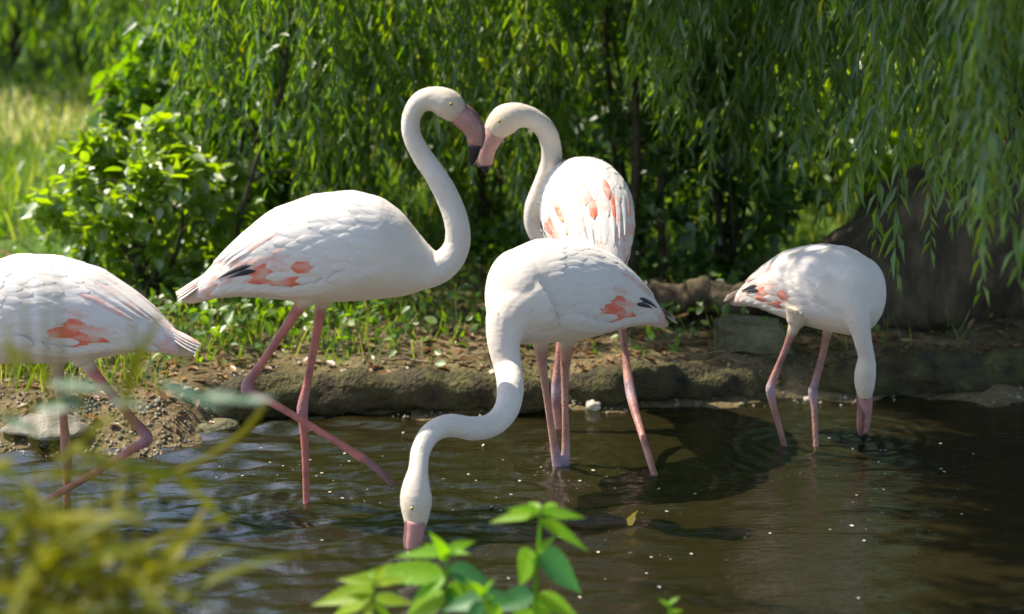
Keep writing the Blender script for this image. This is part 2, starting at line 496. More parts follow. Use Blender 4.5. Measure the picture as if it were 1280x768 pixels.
# ------------------------------------------------------------------ leaf clouds
LEAF_SLIM = (np.array([(0, 0, 0), (.38, .5, .06), (.38, -.5, .06), (.42, 0, -.03), (1, 0, -.12)], float),
             np.array([(0, 3, 1), (0, 2, 3), (3, 4, 1), (3, 2, 4)]))
LEAF_BROAD = (np.array([(0, 0, 0), (.18, .40, .05), (.5, .5, .07), (.8, .25, .02), (1, 0, -.10), (.8, -.25, .02), (.5, -.5, .07), (.18, -.40, .05), (.5, 0, -.04)], float),
              np.array([(8, 0, 7), (8, 1, 0), (8, 2, 1), (8, 3, 2), (8, 4, 3), (8, 5, 4), (8, 6, 5), (8, 7, 6)]))
BLADE = (np.array([(0, .5, 0), (0, -.5, 0), (.45, .42, .05), (.45, -.42, .05), (.8, .22, -.02), (.8, -.22, -.02), (1, 0, -.12)], float),
         np.array([(0, 1, 3), (0, 3, 2), (2, 3, 5), (2, 5, 4), (4, 5, 6)]))


def leaf_cloud(tmpl, P, D, Nn, L, Wd):
    """P origin, D leaf direction, Nn approx normal (k,3); L length, Wd width (k,)"""
    T, Fi = tmpl
    P = np.asarray(P, float); D = np.asarray(D, float); Nn = np.asarray(Nn, float)
    D = D / (np.linalg.norm(D, axis=1)[:, None] + 1e-9)
    S = np.cross(Nn, D); S /= np.linalg.norm(S, axis=1)[:, None] + 1e-9
    Nn = np.cross(D, S)
    L = np.asarray(L)[:, None, None]; Wd = np.asarray(Wd)[:, None, None]
    V = P[:, None] + D[:, None] * T[None, :, 0:1] * L + S[:, None] * T[None, :, 1:2] * Wd + Nn[:, None] * T[None, :, 2:3] * L
    k = len(P)
    F = (Fi[None] + (np.arange(k) * len(T))[:, None, None]).reshape(-1, 3)
    return V.reshape(-1, 3), F


def unit(k):
    v = RNG.normal(size=(k, 3)); return v / np.linalg.norm(v, axis=1)[:, None]


def cat_np(parts):
    Vs, Fs, k = [], [], 0
    for V, F in parts:
        Vs.append(V); Fs.append(F + k); k += len(V)
    return np.vstack(Vs), np.vstack(Fs)


def tri_tube(path, r0, r1, n=4):
    V, F = loft(path, np.linspace(r0, r1, len(path)), n)
    T = []
    for f in F:
        f = tuple(dict.fromkeys(f))
        T.append(f[:3])
        if len(f) == 4: T.append((f[0], f[2], f[3]))
    return V, np.array(T)


# --- one hanging willow branch: stem, side shoots, slim leaves
def willow_strand(length, leafL=0.105, side=3, gap=0.024):
    parts = []
    def shoot(p0, d0, ln, gap):
        n = max(5, int(ln / 0.09))
        p = np.array(p0, float); d = np.array(d0, float)
        pts = [p.copy()]
        for i in range(n):
            d = d + np.array([RNG.normal(0, .05), RNG.normal(0, .05), -0.22]); d /= np.linalg.norm(d)
            p = p + d * ln / n; pts.append(p.copy())
        pts = np.array(pts)
        parts.append(tri_tube(pts, 0.0032, 0.0012, 3))
        k = int(ln / gap)
        t = np.linspace(0.06, 1, k)
        pos = np.stack([np.interp(t * n, np.arange(n + 1), pts[:, j]) for j in range(3)], 1)
        az = np.arange(k) * 2.4 + RNG.uniform(0, .6, k)
        out = np.stack([np.cos(az), np.sin(az), np.zeros(k)], 1)
        dr = out * RNG.uniform(.35, .8, k)[:, None] + np.array([0, 0, -1.0]) + RNG.normal(0, .12, (k, 3))
        nn = out + RNG.normal(0, .5, (k, 3)) + np.array([0, 0, .4])
        L = leafL * RNG.uniform(.65, 1.2, k) * (1 - .35 * np.clip(t - .8, 0, 1) / .2)
        parts.append(leaf_cloud(LEAF_SLIM, pos, dr, nn, L, L * RNG.uniform(.15, .24, k)))
        return pts
    pts = shoot((0, 0, 0), (RNG.normal(0, .12), RNG.normal(0, .12), -1), length, gap)
    for i in range(side):
        f = RNG.uniform(.1, .75)
        q = pts[int(f * (len(pts) - 1))]
        az = RNG.uniform(0, 6.3)
        shoot(q, (math.cos(az) * .7, math.sin(az) * .7, -.6), length * RNG.uniform(.2, .42), gap)
    return cat_np(parts)


STRANDS = []
for i in range(12):
    ln = [0.9, 1.1, 1.3, 1.5][i % 4]
    V, F = willow_strand(ln, side=4)
    me = mesh_np('willow_strand', V, F); me.materials.append(M['willow'])
    STRANDS.append((ln, me, V, F))

# ------------------------------------------------------------------ the old willow
tb = Vector((2.45, 8.75, 0.25))
willow = empty('willow_tree', tb)
tag(willow, 'big old willow with a dark leaning trunk and a curtain of hanging branches', 'tree')
def rel(P, o): return np.asarray(P, float) - np.array(o)
def px_path(rows):     # rows of (px,py,Y,r_px) -> path, radii
    P = [U(a, b_, c) for a, b_, c, d in rows]
    return np.array([tuple(p) for p in P]), np.array([rows[i][3] * mpp(P[i]) for i in range(len(rows))])
parts = []
tp = catmull([(2.75, 8.7, -.15, .95), (2.72, 8.7, .25, .72), (2.62, 8.75, .8, .52), (2.5, 8.8, 1.5, .44), (2.45, 8.8, 2.4, .42), (2.3, 8.7, 3.4, .38), (2.1, 8.5, 4.6, .3), (1.7, 8.3, 6.0, .2), (1.4, 8.1, 7.4, .1)], 60)
parts.append(loft(rel(tp[:, :3], tb), tp[:, 3], 36, rough=.22, seed=2, freq=2.2))
# the fallen lower limb / buttress that runs from the foot of the trunk down to the bank
bp_ = catmull([(3.2, 8.6, .75, .50), (2.65, 8.4, .68, .46), (2.2, 8.25, .52, .42), (1.75, 8.15, .32, .34), (1.4, 8.1, .20, .24), (1.05, 8.05, .14, .15), (.8, 8.0, .1, .08)], 50)
parts.append(loft(rel(bp_[:, :3], tb), bp_[:, 3], 30, rough=.28, seed=5, freq=2.6))
V, F = join(parts)
trunk = link('trunk', poly_mesh('willow_trunk', V, F), M['bark'], willow)
limbs = [
    [(2.4, 8.8, 2.6, .26), (1.6, 8.9, 3.2, .2), (.4, 9.0, 3.5, .15), (-.8, 9.1, 3.4, .1), (-2.0, 9.2, 3.1, .05)],
    [(2.3, 8.6, 2.9, .24), (1.9, 7.6, 3.4, .17), (1.7, 6.5, 3.5, .12), (1.5, 5.4, 3.2, .07), (1.4, 4.6, 2.9, .03)],
    [(2.2, 8.7, 3.6, .22), (1.2, 8.2, 4.3, .16), (.2, 7.9, 4.5, .1), (-1, 7.9, 4.2, .05)],
    [(2.5, 8.8, 2.8, .24), (3.4, 8.2, 3.4, .18), (4.4, 7.4, 3.5, .1), (5.2, 6.6, 3.2, .05)],
    [(2.4, 8.9, 3.2, .22), (2.6, 10, 4, .15), (2.4, 11.5, 4.2, .08)],
]
for lb in limbs:
    c = catmull(lb, 26)
    V, F = loft(rel(c[:, :3], tb), c[:, 3], 12, rough=.15, seed=1, freq=3)
    link('limb', poly_mesh('willow_limb', V, F), M['bark'], willow)

# curtain : (px range, lowest py range, distance range, how many)
CURTAIN = [
    (250, 300, 40, 150, 8.6, 9.6, 4),
    (100, 250, 40, 150, 9.9, 10.8, 8),
    (230, 430, 100, 310, 8.0, 9.4, 34),
    (400, 560, 130, 330, 8.0, 9.2, 28),
    (540, 720, 100, 300, 8.1, 9.2, 26),
    (700, 880, 60, 200, 8.2, 9.4, 16),
    (815, 870, 120, 165, 7.7, 7.9, 5),
    (870, 1010, 150, 290, 7.7, 8.8, 24),
    (990, 1110, 110, 230, 7.4, 8.4, 14),
    (1090, 1150, 260, 345, 5.7, 6.2, 5),
    (1150, 1200, 190, 285, 5.5, 6.2, 5),
    (1200, 1300, 220, 365, 4.9, 5.7, 13),
    (1060, 1290, 60, 180, 5.6, 6.8, 14),
]
rs = random.Random(3)
for x0, x1, y0, y1, d0, d1, cnt in CURTAIN:
    for i in range(cnt):
        px = x0 + (x1 - x0) * (i + rs.random()) / cnt
        py = rs.uniform(y0, y1)
        if i % 3 == 1: py = rs.uniform(min(y0, 20), (y0 + y1) / 2)
        p = U(px, py, rs.uniform(d0, d1))
        ln, me, _, _ = STRANDS[rs.randrange(12)]
        s = rs.uniform(.9, 1.15)
        o = link('hanging_branch', me, None, willow)
        o.location = (p.x - tb.x, p.y - tb.y, p.z + ln * s * .96 - tb.z)
        o.rotation_euler = (rs.uniform(-.07, .07), rs.uniform(-.07, .07), rs.uniform(0, 6.3))
        o.scale = (s, s, s)

# a low weeping willow beyond the lawn
w2b = U(2, 120, 14.2); w2b.z = float(hgt(w2b.x, w2b.y))
w2 = empty('weeping_willow', w2b)
tag(w2, 'low weeping willow with a dark trunk beyond the sunlit lawn', 'tree')
c = catmull([(0, 0, -.1, .20), (.03, 0, .6, .15), (-.05, .05, 1.5, .13), (.05, .05, 2.5, .08), (.2, 0, 3.0, .04)], 24)
lp = [loft(c[:, :3], c[:, 3], 14, rough=.2, seed=4, freq=3)]
for i in range(7):
    a_2 = i * .9; e = np.array([math.cos(a_2) * 1.5 + .8, math.sin(a_2) * 1.2 - .5, 1.7])
    cc_ = catmull([c[16, :3], e * [.5, .5, 1] + [0, 0, .45], e], 9)
    lp.append(loft(cc_, np.linspace(.05, .012, 9), 8))
link('trunk', poly_mesh('weeping_trunk', *join(lp)), M['bark'], w2)
for i in range(80):
    a_2 = rs.uniform(0, 6.3); q_ = rs.uniform(.5, 1.0)
    ln, me, _, _ = STRANDS[rs.randrange(12)]
    o = link('hanging_branch', me, None, w2)
    o.location = (math.cos(a_2) * 1.9 * q_ + 1.1, math.sin(a_2) * 1.3 * q_ - .7, 1.78 - .3 * q_ + rs.uniform(-.30, .25))
    o.rotation_euler = (0, 0, rs.uniform(0, 6.3)); o.scale = (1.25,) * 3

# upper crown, above the picture: it closes the shade and the reflections
def strands_at(pts):
    parts = []
    for q in pts:
        ln, me, V, F = STRANDS[int(RNG.integers(12))]
        a = RNG.uniform(0, 6.3); ca, sa = math.cos(a), math.sin(a)
        s = RNG.uniform(1.0, 1.4)
        if len(q) > 3: s = q[3] * .9 / ln; q = q[:3]
        Vr = np.stack([V[:, 0] * ca - V[:, 1] * sa, V[:, 0] * sa + V[:, 1] * ca, V[:, 2]], 1) * s
        parts.append((Vr + np.asarray(q), F))
    return cat_np(parts)
LIT = [(1.2, 2.5, 9.9, 10.9, .5, 1.4), (-2.4, -.6, 7.9, 9.9, .3, 1.6), (-.6, .3, 8.2, 9.6, .5, 1.4), (-1.3, -.05, 5.75, 6.35, 0, 1.5), (.05, .55, 6.55, 7.45, .3, 1.4), (-.45, .62, 5.5, 6.8, 0, 1.0), (-2.1, -1.05, 5.6, 6.4, .2, 1.2)]
def shades_birds(q):
    """would this strand throw its shadow on the sunlit birds?"""
    hang = 1.4 if len(q) < 4 else .7
    for zt in (q[2], q[2] - hang / 2, q[2] - hang):
        for x0, x1, y0, y1, z0, z1 in LIT:
            for zb in np.linspace(z0, z1, 5):
                t = (zt - zb) / to_sun.z
                x, y = q[0] - to_sun.x * t, q[1] - to_sun.y * t
                if x0 - .1 < x < x1 + .1 and y0 - .1 < y < y1 + .1: return True
    return False
pts = []
for i in range(330):       # behind: tall curtain from the limbs
    x = RNG.uniform(-1.6, 4.5); y = RNG.uniform(8.2, 10.4)
    if x < -.2 and RNG.uniform() < .85: continue
    pts.append((x, y, RNG.uniform(2.6, 5.0 + .25 * x)))
for i in range(300):       # over the right part of the pond
    pts.append((RNG.uniform(-.4, 4.6), RNG.uniform(5.2, 8.9), RNG.uniform(3.7, 5.4)))
for i in range(420):       # unseen strands added along the sun rays to shade the right shore
    q = np.array([RNG.uniform(.85, 2.6), RNG.uniform(5.9, 7.6), RNG.uniform(.2, 1.0)])
    t = (RNG.uniform(3.9, 5.6) - q[2]) / to_sun.z
    pts.append(tuple(q + np.array(to_sun) * t))
for i in range(420):  # more unseen strands added sunward to shade the right side
    q = np.array([RNG.uniform(.85, 2.6), RNG.uniform(4.8, 7.2), RNG.uniform(.2, 2.0)])
    t = (RNG.uniform(4.0, 5.6) - q[2]) / to_sun.z
    pts.append(tuple(q + np.array(to_sun) * t))
for i in range(420):       # short unseen strands added sunward of the right-hand bird to shade it
    q = np.array([RNG.uniform(.85, 1.6), RNG.uniform(6.3, 7.0), RNG.uniform(.25, .95)])
    t = (RNG.uniform(2.6, 3.4) - q[2]) / to_sun.z
    pts.append((*(q + np.array(to_sun) * t), .6))
pts = [q for q in pts if not shades_birds(q)]
V, F = strands_at(pts)
tag(link('crown', mesh_np('willow_crown', rel(V, tb), F), M['willow'], willow), kind='stuff')


# ------------------------------------------------------------------ shrubs and trees behind
def shrub(name, label, cat, c, rx, ry, rz, nleaf, leafL, mat, group=None, tmpl=LEAF_BROAD, wid=.62, stems=6, droop=.3):
    c = Vector((c[0], c[1], float(hgt(c[0], c[1]))))
    root = empty(name, c)
    tag(root, label, cat, group)
    # branches
    P, parts = [], []
    tips = []
    for i in range(stems):
        a = RNG.uniform(0, 6.3); rr = RNG.uniform(.25, .9)
        tip = np.array([math.cos(a) * rx * rr, math.sin(a) * ry * rr, rz * RNG.uniform(.7, 1.9)])
        path = catmull([(0 + RNG.normal(0, .08), RNG.normal(0, .05), -.05), tip * np.array([.3, .3, .5]) + RNG.normal(0, .05, 3), tip], 9)
        parts.append(tri_tube(path, .016 + .006 * rz, .004, 5))
        tips.append(path)
        for j in range(4):
            q = path[RNG.integers(3, 9)]
            t2 = q + np.array([RNG.normal(0, rx * .4), RNG.normal(0, ry * .4), RNG.uniform(0, .3) * rz])
            p2 = catmull([q, (q + t2) / 2 + RNG.normal(0, .04, 3), t2], 6)
            parts.append(tri_tube(p2, .007, .002, 4)); tips.append(p2)
    V, F = cat_np(parts)
    link('stem', mesh_np('shrub_stem', V, F, True), M['twig'], root)
    # leaf clumps through the volume
    ncl = max(8, nleaf // 26)
    cu = unit(ncl) * (RNG.uniform(.25, 1.0, ncl) ** .45)[:, None]
    cc = cu * np.array([rx, ry, rz]) + np.array([0, 0, rz])
    k = np.repeat(np.arange(ncl), 26)
    P = cc[k] + unit(len(k)) * (RNG.uniform(0, 1, len(k)) ** .6)[:, None] * np.array([rx, ry, rz]) * .17
    keep = P[:, 2] > 0.02
    P = P[keep]; n = len(P)
    D = unit(n) + np.array([0, 0, -droop]) + (P - np.array([0, 0, rz])) * .4
    Nn = unit(n) * .6 + np.array([0, 0, 1.0])
    L = leafL * RNG.uniform(.6, 1.25, n)
    V, F = leaf_cloud(tmpl, P, D, Nn, L, L * wid)
    tag(link('foliage', mesh_np('shrub_foliage', V, F), mat, root), kind='stuff')
    return root


SH = [
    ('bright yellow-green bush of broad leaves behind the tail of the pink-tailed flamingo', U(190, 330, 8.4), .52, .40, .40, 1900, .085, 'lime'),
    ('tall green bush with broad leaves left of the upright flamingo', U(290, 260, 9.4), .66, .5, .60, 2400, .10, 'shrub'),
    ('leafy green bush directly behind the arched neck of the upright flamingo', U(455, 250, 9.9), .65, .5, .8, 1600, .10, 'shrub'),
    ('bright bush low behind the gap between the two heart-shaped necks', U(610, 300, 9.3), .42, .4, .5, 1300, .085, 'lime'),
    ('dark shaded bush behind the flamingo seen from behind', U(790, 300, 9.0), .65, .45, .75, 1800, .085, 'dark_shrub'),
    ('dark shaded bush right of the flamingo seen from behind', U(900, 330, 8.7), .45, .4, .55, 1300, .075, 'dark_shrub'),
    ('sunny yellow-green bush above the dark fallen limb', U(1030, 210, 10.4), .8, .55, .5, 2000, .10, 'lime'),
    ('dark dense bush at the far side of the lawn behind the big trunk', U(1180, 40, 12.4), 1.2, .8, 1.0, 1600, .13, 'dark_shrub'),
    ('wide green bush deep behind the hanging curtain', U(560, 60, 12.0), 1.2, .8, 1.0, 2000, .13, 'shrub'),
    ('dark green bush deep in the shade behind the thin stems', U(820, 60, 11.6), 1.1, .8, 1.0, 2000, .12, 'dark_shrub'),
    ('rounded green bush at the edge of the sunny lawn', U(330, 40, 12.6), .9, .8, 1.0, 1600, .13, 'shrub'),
]
for lab, p, rx, ry, rz, nl, ll, mt in SH:
    shrub('leafy_bush', lab, 'bush', (p.x, p.y), rx, ry, rz, nl, ll, M[mt])
far = [
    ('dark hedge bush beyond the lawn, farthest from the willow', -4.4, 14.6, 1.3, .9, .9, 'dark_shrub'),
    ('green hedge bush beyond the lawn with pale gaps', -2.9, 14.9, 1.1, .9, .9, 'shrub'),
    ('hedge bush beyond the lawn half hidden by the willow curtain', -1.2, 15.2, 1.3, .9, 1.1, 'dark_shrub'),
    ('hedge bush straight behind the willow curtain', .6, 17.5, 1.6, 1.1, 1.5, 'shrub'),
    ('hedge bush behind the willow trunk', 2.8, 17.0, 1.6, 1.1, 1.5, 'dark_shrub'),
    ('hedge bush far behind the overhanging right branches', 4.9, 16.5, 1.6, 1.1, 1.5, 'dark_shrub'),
]
for lab, x, y, rx, ry, rz, mt in far:
    shrub('hedge_bush', lab, 'bush', (x, y), rx, ry, rz, 1700, .17, M[mt], stems=5)


def tree(label, x, y, h, cr, nleaf, mt):
    z0 = float(hgt(x, y))
    root = empty('broadleaf_tree', (x, y, z0))
    tag(root, label, 'tree')
    c = catmull([(0, 0, -.1, .28), (.05, 0, h * .2, .2), (-.1, .1, h * .5, .15), (.1, 0, h * .9, .04)], 24)
    V, F = loft(c[:, :3], c[:, 3], 14, rough=.15, seed=x, freq=2)
    parts = [(V, F)]
    for i in range(8):
        t = RNG.uniform(.3, .8); q = c[int(t * 23), :3]; a = RNG.uniform(0, 6.3)
        e = q + np.array([math.cos(a) * cr * .8, math.sin(a) * cr * .8, RNG.uniform(.2, 1.2)])
        pp = catmull([q, (q + e) / 2 + (0, 0, .2), e], 8)
        parts.append(loft(pp, np.linspace(.08, .02, 8), 8))
    V, F = join(parts)
    link('trunk', poly_mesh('tree_trunk', V, F), M['bark'], root)
    ncl = nleaf // 30
    cu = unit(ncl) * (RNG.uniform(.2, 1, ncl) ** .45)[:, None]
    cc = cu * np.array([cr, cr, h * .36]) + np.array([0, 0, h * .66])
    k = np.repeat(np.arange(ncl), 30)
    P = cc[k] + unit(len(k)) * (RNG.uniform(0, 1, len(k)) ** .5)[:, None] * cr * .22
    n = len(P)
    L = .2 * RNG.uniform(.7, 1.3, n)
    V, F = leaf_cloud(LEAF_BROAD, P, unit(n) + np.array([0, 0, -.4]), unit(n) * .6 + np.array([0, 0, 1.0]), L, L * .65)
    tag(link('crown', mesh_np('tree_crown', V, F), M[mt], root), kind='stuff')


for lab, x, y, h, cr, nl, mt in [
    ('broadleaf tree beyond the hedge behind the left bushes', -.6, 19.5, 7.5, 2.3, 3600, 'shrub'),
    ('broadleaf tree beyond the hedge behind the middle of the curtain', 1.2, 20, 9, 2.6, 3600, 'shrub'),
    ('broadleaf tree beyond the hedge behind the willow trunk', 4.6, 18.5, 9, 2.6, 3600, 'shrub'),
    ('broadleaf tree at the dark corner of the lawn, by its own trunk', -6.6, 20.5, 6.0, 1.8, 2400, 'dark_shrub')]:
    tree(lab, x, y, h, cr, nl, mt)

# thin saplings whose stems stand dark in front of the shaded bushes
for i, (rows, lab) in enumerate([
    ([(792, 420, 8.5, 7), (790, 300, 8.5, 6), (796, 180, 8.5, 6), (790, 60, 8.6, 5), (795, -60, 8.7, 4)], 'slim dark sapling stem behind the flamingo seen from behind'),
    ([(835, 410, 8.6, 6), (826, 260, 8.6, 5), (832, 120, 8.6, 5), (822, -60, 8.7, 4)], 'slightly thinner dark sapling stem right of the flamingo seen from behind'),
    ([(762, 400, 8.8, 4), (770, 200, 8.8, 4), (758, 60, 8.8, 3.5), (764, -60, 8.9, 3)], 'thinnest leaning dark stem behind the shaded bushes'),
    ([(288, 420, 8.3, 3.5), (296, 300, 8.3, 3.5), (318, 210, 8.3, 3), (352, 110, 8.3, 2.6), (362, 10, 8.3, 2.2)], 'crooked thin stem rising above the back of the upright flamingo')]):
    P, r = px_path(rows)
    g = P[0].copy(); g[2] = float(hgt(g[0], g[1])) - .05
    P = np.vstack([g, P]); r = np.concatenate([[r[0] * 1.2], r])
    c = catmull(np.column_stack([P, r]), 40)
    root = empty('sapling', tuple(g)); tag(root, lab, 'sapling')
    V, F = loft(c[:, :3] - g, c[:, 3], 9, rough=.15, seed=i, freq=6)
    parts = [(V, F)]
    for j in range(7):
        q = c[10 + 4 * j, :3] - g
        sgn = 1 if j % 2 else -1
        e = q + np.array([sgn * RNG.uniform(.15, .4), RNG.normal(0, .1), RNG.uniform(-.05, .25)])
        parts.append(loft(catmull([q, (q + e) / 2 + (0, 0, .04), e], 7), np.linspace(.007, .002, 7), 6))
    V, F = join(parts)
    link('stem', poly_mesh('sapling_stem', V, F), M['twig'], root)
    tips = np.array([c[12 + 4 * (j % 7), :3] - g for j in range(90)]) + np.column_stack([RNG.normal(0, .2, 90), RNG.normal(0, .1, 90), RNG.normal(0.05, .12, 90)])
    L = .07 * RNG.uniform(.6, 1.3, 90)
    V, F = leaf_cloud(LEAF_BROAD, tips, unit(90) + np.array([0, 0, -.5]), unit(90) * .5 + np.array([0, 0, 1.]), L, L * .5)
    tag(link('foliage', mesh_np('sapling_foliage', V, F), M['dark_shrub'], root), kind='stuff')

# ------------------------------------------------------------------ grass, ground cover, litter
def grass_field(n, xr, yr, h0, h1, w, dens=None):
    x = RNG.uniform(*xr, n); y = RNG.uniform(*yr, n)
    s = y - shore(x)
    keep = s > 0.22
    if dens is not None: keep &= RNG.uniform(0, 1, n) < dens(x, y)
    x, y = x[keep], y[keep]; n = len(x)
    P = np.column_stack([x, y, hgt(x, y) - .01])
    D = np.column_stack([RNG.normal(0, .35, n), RNG.normal(0, .35, n), np.ones(n)])
    L = RNG.uniform(h0, h1, n)
    return leaf_cloud(BLADE, P, D, unit(n) * np.array([1, 1, .2]), L, w * RNG.uniform(.6, 1.4, n))


def patch(x, y):
    p = np.array([mnoise.noise(Vector((a * 1.6, b_ * 1.6, 3.3))) for a, b_ in zip(x, y)])
    left = 1 - sstep(-0.35, 0.0, x)                       # thins out to bare soil in the shade
    return np.clip(.35 + .9 * p, 0, 1) * (0.12 + .88 * left) * sstep(.2, .55, y - shore(x))


g1 = grass_field(26000, (-4.2, 2.0), (6.8, 9.4), .07, .20, .008, patch)
g2 = grass_field(26000, (-7.0, 5.0), (9.2, 16.5), .10, .26, .016)
V, F = cat_np([g1, g2])
tag(link('grass', mesh_np('grass', V, F), M['grass']), 'green and straw-coloured grass on the far bank and lawn', 'grass', kind='stuff')

g3 = grass_field(3600, (-6.2, -1.6), (11.4, 13.0), .08, .24, .018)
tag(link('pale_grass', mesh_np('pale_grass', *g3), M['pale_grass']), 'sunlit band of pale seeding grass across the lawn', 'grass', kind='stuff')

# low leafy ground cover on the bank
def cover(n, xr, yr, leafL, dens):
    x = RNG.uniform(*xr, n); y = RNG.uniform(*yr, n)
    keep = (RNG.uniform(0, 1, n) < dens(x, y)) & (y - shore(x) > .25)
    x, y = x[keep], y[keep]; n = len(x)
    P = np.column_stack([x, y, hgt(x, y) + RNG.uniform(.01, .17, n)])
    L = leafL * RNG.uniform(.5, 1.4, n)
    return leaf_cloud(LEAF_BROAD, P, unit(n) + np.array([0, -.2, .1]), unit(n) * .7 + np.array([0, -.3, 1.]), L, L * .65)


V, F = cat_np([cover(16000, (-3.6, 0.1), (7.2, 9.2), .05, lambda x, y: patch(x, y) * .8),
               cover(2600, (-.1, 1.6), (7.4, 9.0), .045, lambda x, y: .30 + 0 * x)])
tag(link('ground_cover', mesh_np('ground_cover', V, F), M['shrub']), 'low leafy weeds covering the far bank', 'weeds', kind='stuff')

n = 7500
x = RNG.uniform(-3, 2.6, n); y = RNG.uniform(6.7, 9.0, n)
k = (y - shore(x) > .06); x, y = x[k], y[k]; n = len(x)
P = np.column_stack([x, y, hgt(x, y) + .008])
L = .012 + .055 * RNG.uniform(0, 1, n) ** 1.6
V, F = leaf_cloud(LEAF_BROAD, P, unit(n) * np.array([1, 1, .25]), unit(n) * .35 + np.array([0, 0, 1.]), L, L * .5)
tag(link('leaf_litter', mesh_np('leaf_litter', V, F), M['litter']), 'dry brown and orange fallen leaves on the bank', 'fallen leaves', kind='stuff')


n = 1500                     # gravel of the muddy beach
x = np.where(RNG.uniform(0, 1, n) < .6, RNG.uniform(-2.4, -1.0, n), RNG.uniform(-1.0, 2.2, n)); y = shore(x) + RNG.uniform(-.06, .30, n) ** 1.0
P = np.column_stack([x, y, np.maximum(hgt(x, y), -.005) + .002])
L = .006 + .016 * RNG.uniform(0, 1, n) ** 2
T8 = (np.array([(.5, 0, 0), (-.5, 0, 0), (0, .5, 0), (0, -.5, 0), (0, 0, .45), (0, 0, -.3)], float), np.array([(0, 2, 4), (2, 1, 4), (1, 3, 4), (3, 0, 4), (2, 0, 5), (1, 2, 5), (3, 1, 5), (0, 3, 5)]))
V, F = leaf_cloud(T8, P, unit(n) * np.array([1, 1, .3]), unit(n) * .3 + np.array([0, 0, 1.]), L * 1.4, L)
tag(link('gravel', mesh_np('gravel', V, F), M['gravel']), 'grey and pale gravel washed along the far shore', 'gravel', kind='stuff')

# ------------------------------------------------------------------ logs and stones at the waterline
def log(label, rows, seed, name='mossy_log', mat='log'):
    c = catmull(rows, 46)
    base = c[0, :3].copy(); base[2] = 0
    V, F = loft(c[:, :3] - base, c[:, 3], 26, rough=.55, seed=seed, freq=7)
    o = link(name, poly_mesh(name, V, F), M[mat], None, tuple(base))
    return tag(o, label, 'log')


log('long mossy log edging the bank behind the striding flamingo', [(-1.28, 6.98, .03, .05), (-1.15, 7.0, .06, .075), (-.75, 7.1, .07, .085), (-.3, 7.13, .075, .085), (.05, 7.12, .07, .08), (.16, 7.12, .05, .05)], 3)
log('half-buried mossy log behind the legs of the paired flamingos', [(.2, 7.22, .02, .05), (.32, 7.2, .055, .075), (.7, 7.27, .06, .08), (.98, 7.33, .04, .06), (1.05, 7.34, .02, .04)], 8)
log('greenish sunken log along the shaded shore below the big trunk', [(1.25, 7.38, .01, .05), (1.45, 7.36, .05, .085), (2.1, 7.4, .055, .09), (2.8, 7.42, .05, .08), (3.4, 7.4, .03, .06)], 12)
log('dark rotting log lying under the shaded bushes', [(.55, 8.0, .24, .05), (.8, 7.95, .27, .075), (1.1, 7.9, .26, .075), (1.45, 7.9, .24, .06)], 17, 'rotting_log', 'bark')


def stone(label, p, rx, ry, rz, mat, seed, group=None, name='stone', cat='stone', sub=3, rough=.35):
    import bmesh
    bm = bmesh.new()
    bmesh.ops.create_icosphere(bm, subdivisions=sub, radius=1)
    for v in bm.verts:
        q = v.co * 1.3 + Vector((seed * 3.1, seed, 0))
        k_ = 1 + rough * mnoise.fractal(q, 1, 2, 3)
        v.co = Vector((v.co.x * rx * k_, v.co.y * ry * k_, v.co.z * rz * k_))
    for f in bm.faces: f.smooth = True
    me = bpy.data.meshes.new(name); bm.to_mesh(me); bm.free()
    o = link(name, me, M[mat], None, p)
    o.rotation_euler = (0, 0, seed * 1.3)
    return tag(o, label, cat, group)


def px_stone(label, px, py, wpx, hpx, mat, seed, z=0.0, name='stone', **kw):
    p = W(px, py, z); s = mpp(p)
    p.y += wpx * s * .2
    return stone(label, (p.x, p.y, z + hpx * s * .35), wpx * s / 2, wpx * s * .42, hpx * s * .62, mat, seed, name=name, **kw)


px_stone('rounded grey-brown boulder half in the water above the feeding flamingo', 543, 512, 46, 30, 'stone', 1, name='boulder')
px_stone('small pale round stone at the waterline behind the paired legs', 742, 513, 20, 14, 'pale_stone', 2)
px_stone('flat yellowish stone in the shallows beside the striding flamingo', 268, 540, 60, 12, 'moss_stone', 3, name='flat_stone')
px_stone('flat grey stone slab on the shore behind the pink-tailed flamingo', 60, 545, 130, 26, 'stone', 4, z=.02, name='stone_slab')
px_stone('long sandy stone on the shore between the two left flamingos', 285, 512, 120, 30, 'moss_stone', 6, z=.03, name='shore_stone')
px_stone('lower dark stone in front of the mossy log', 420, 500, 60, 16, 'stone', 16, z=.0, name='flat_stone')
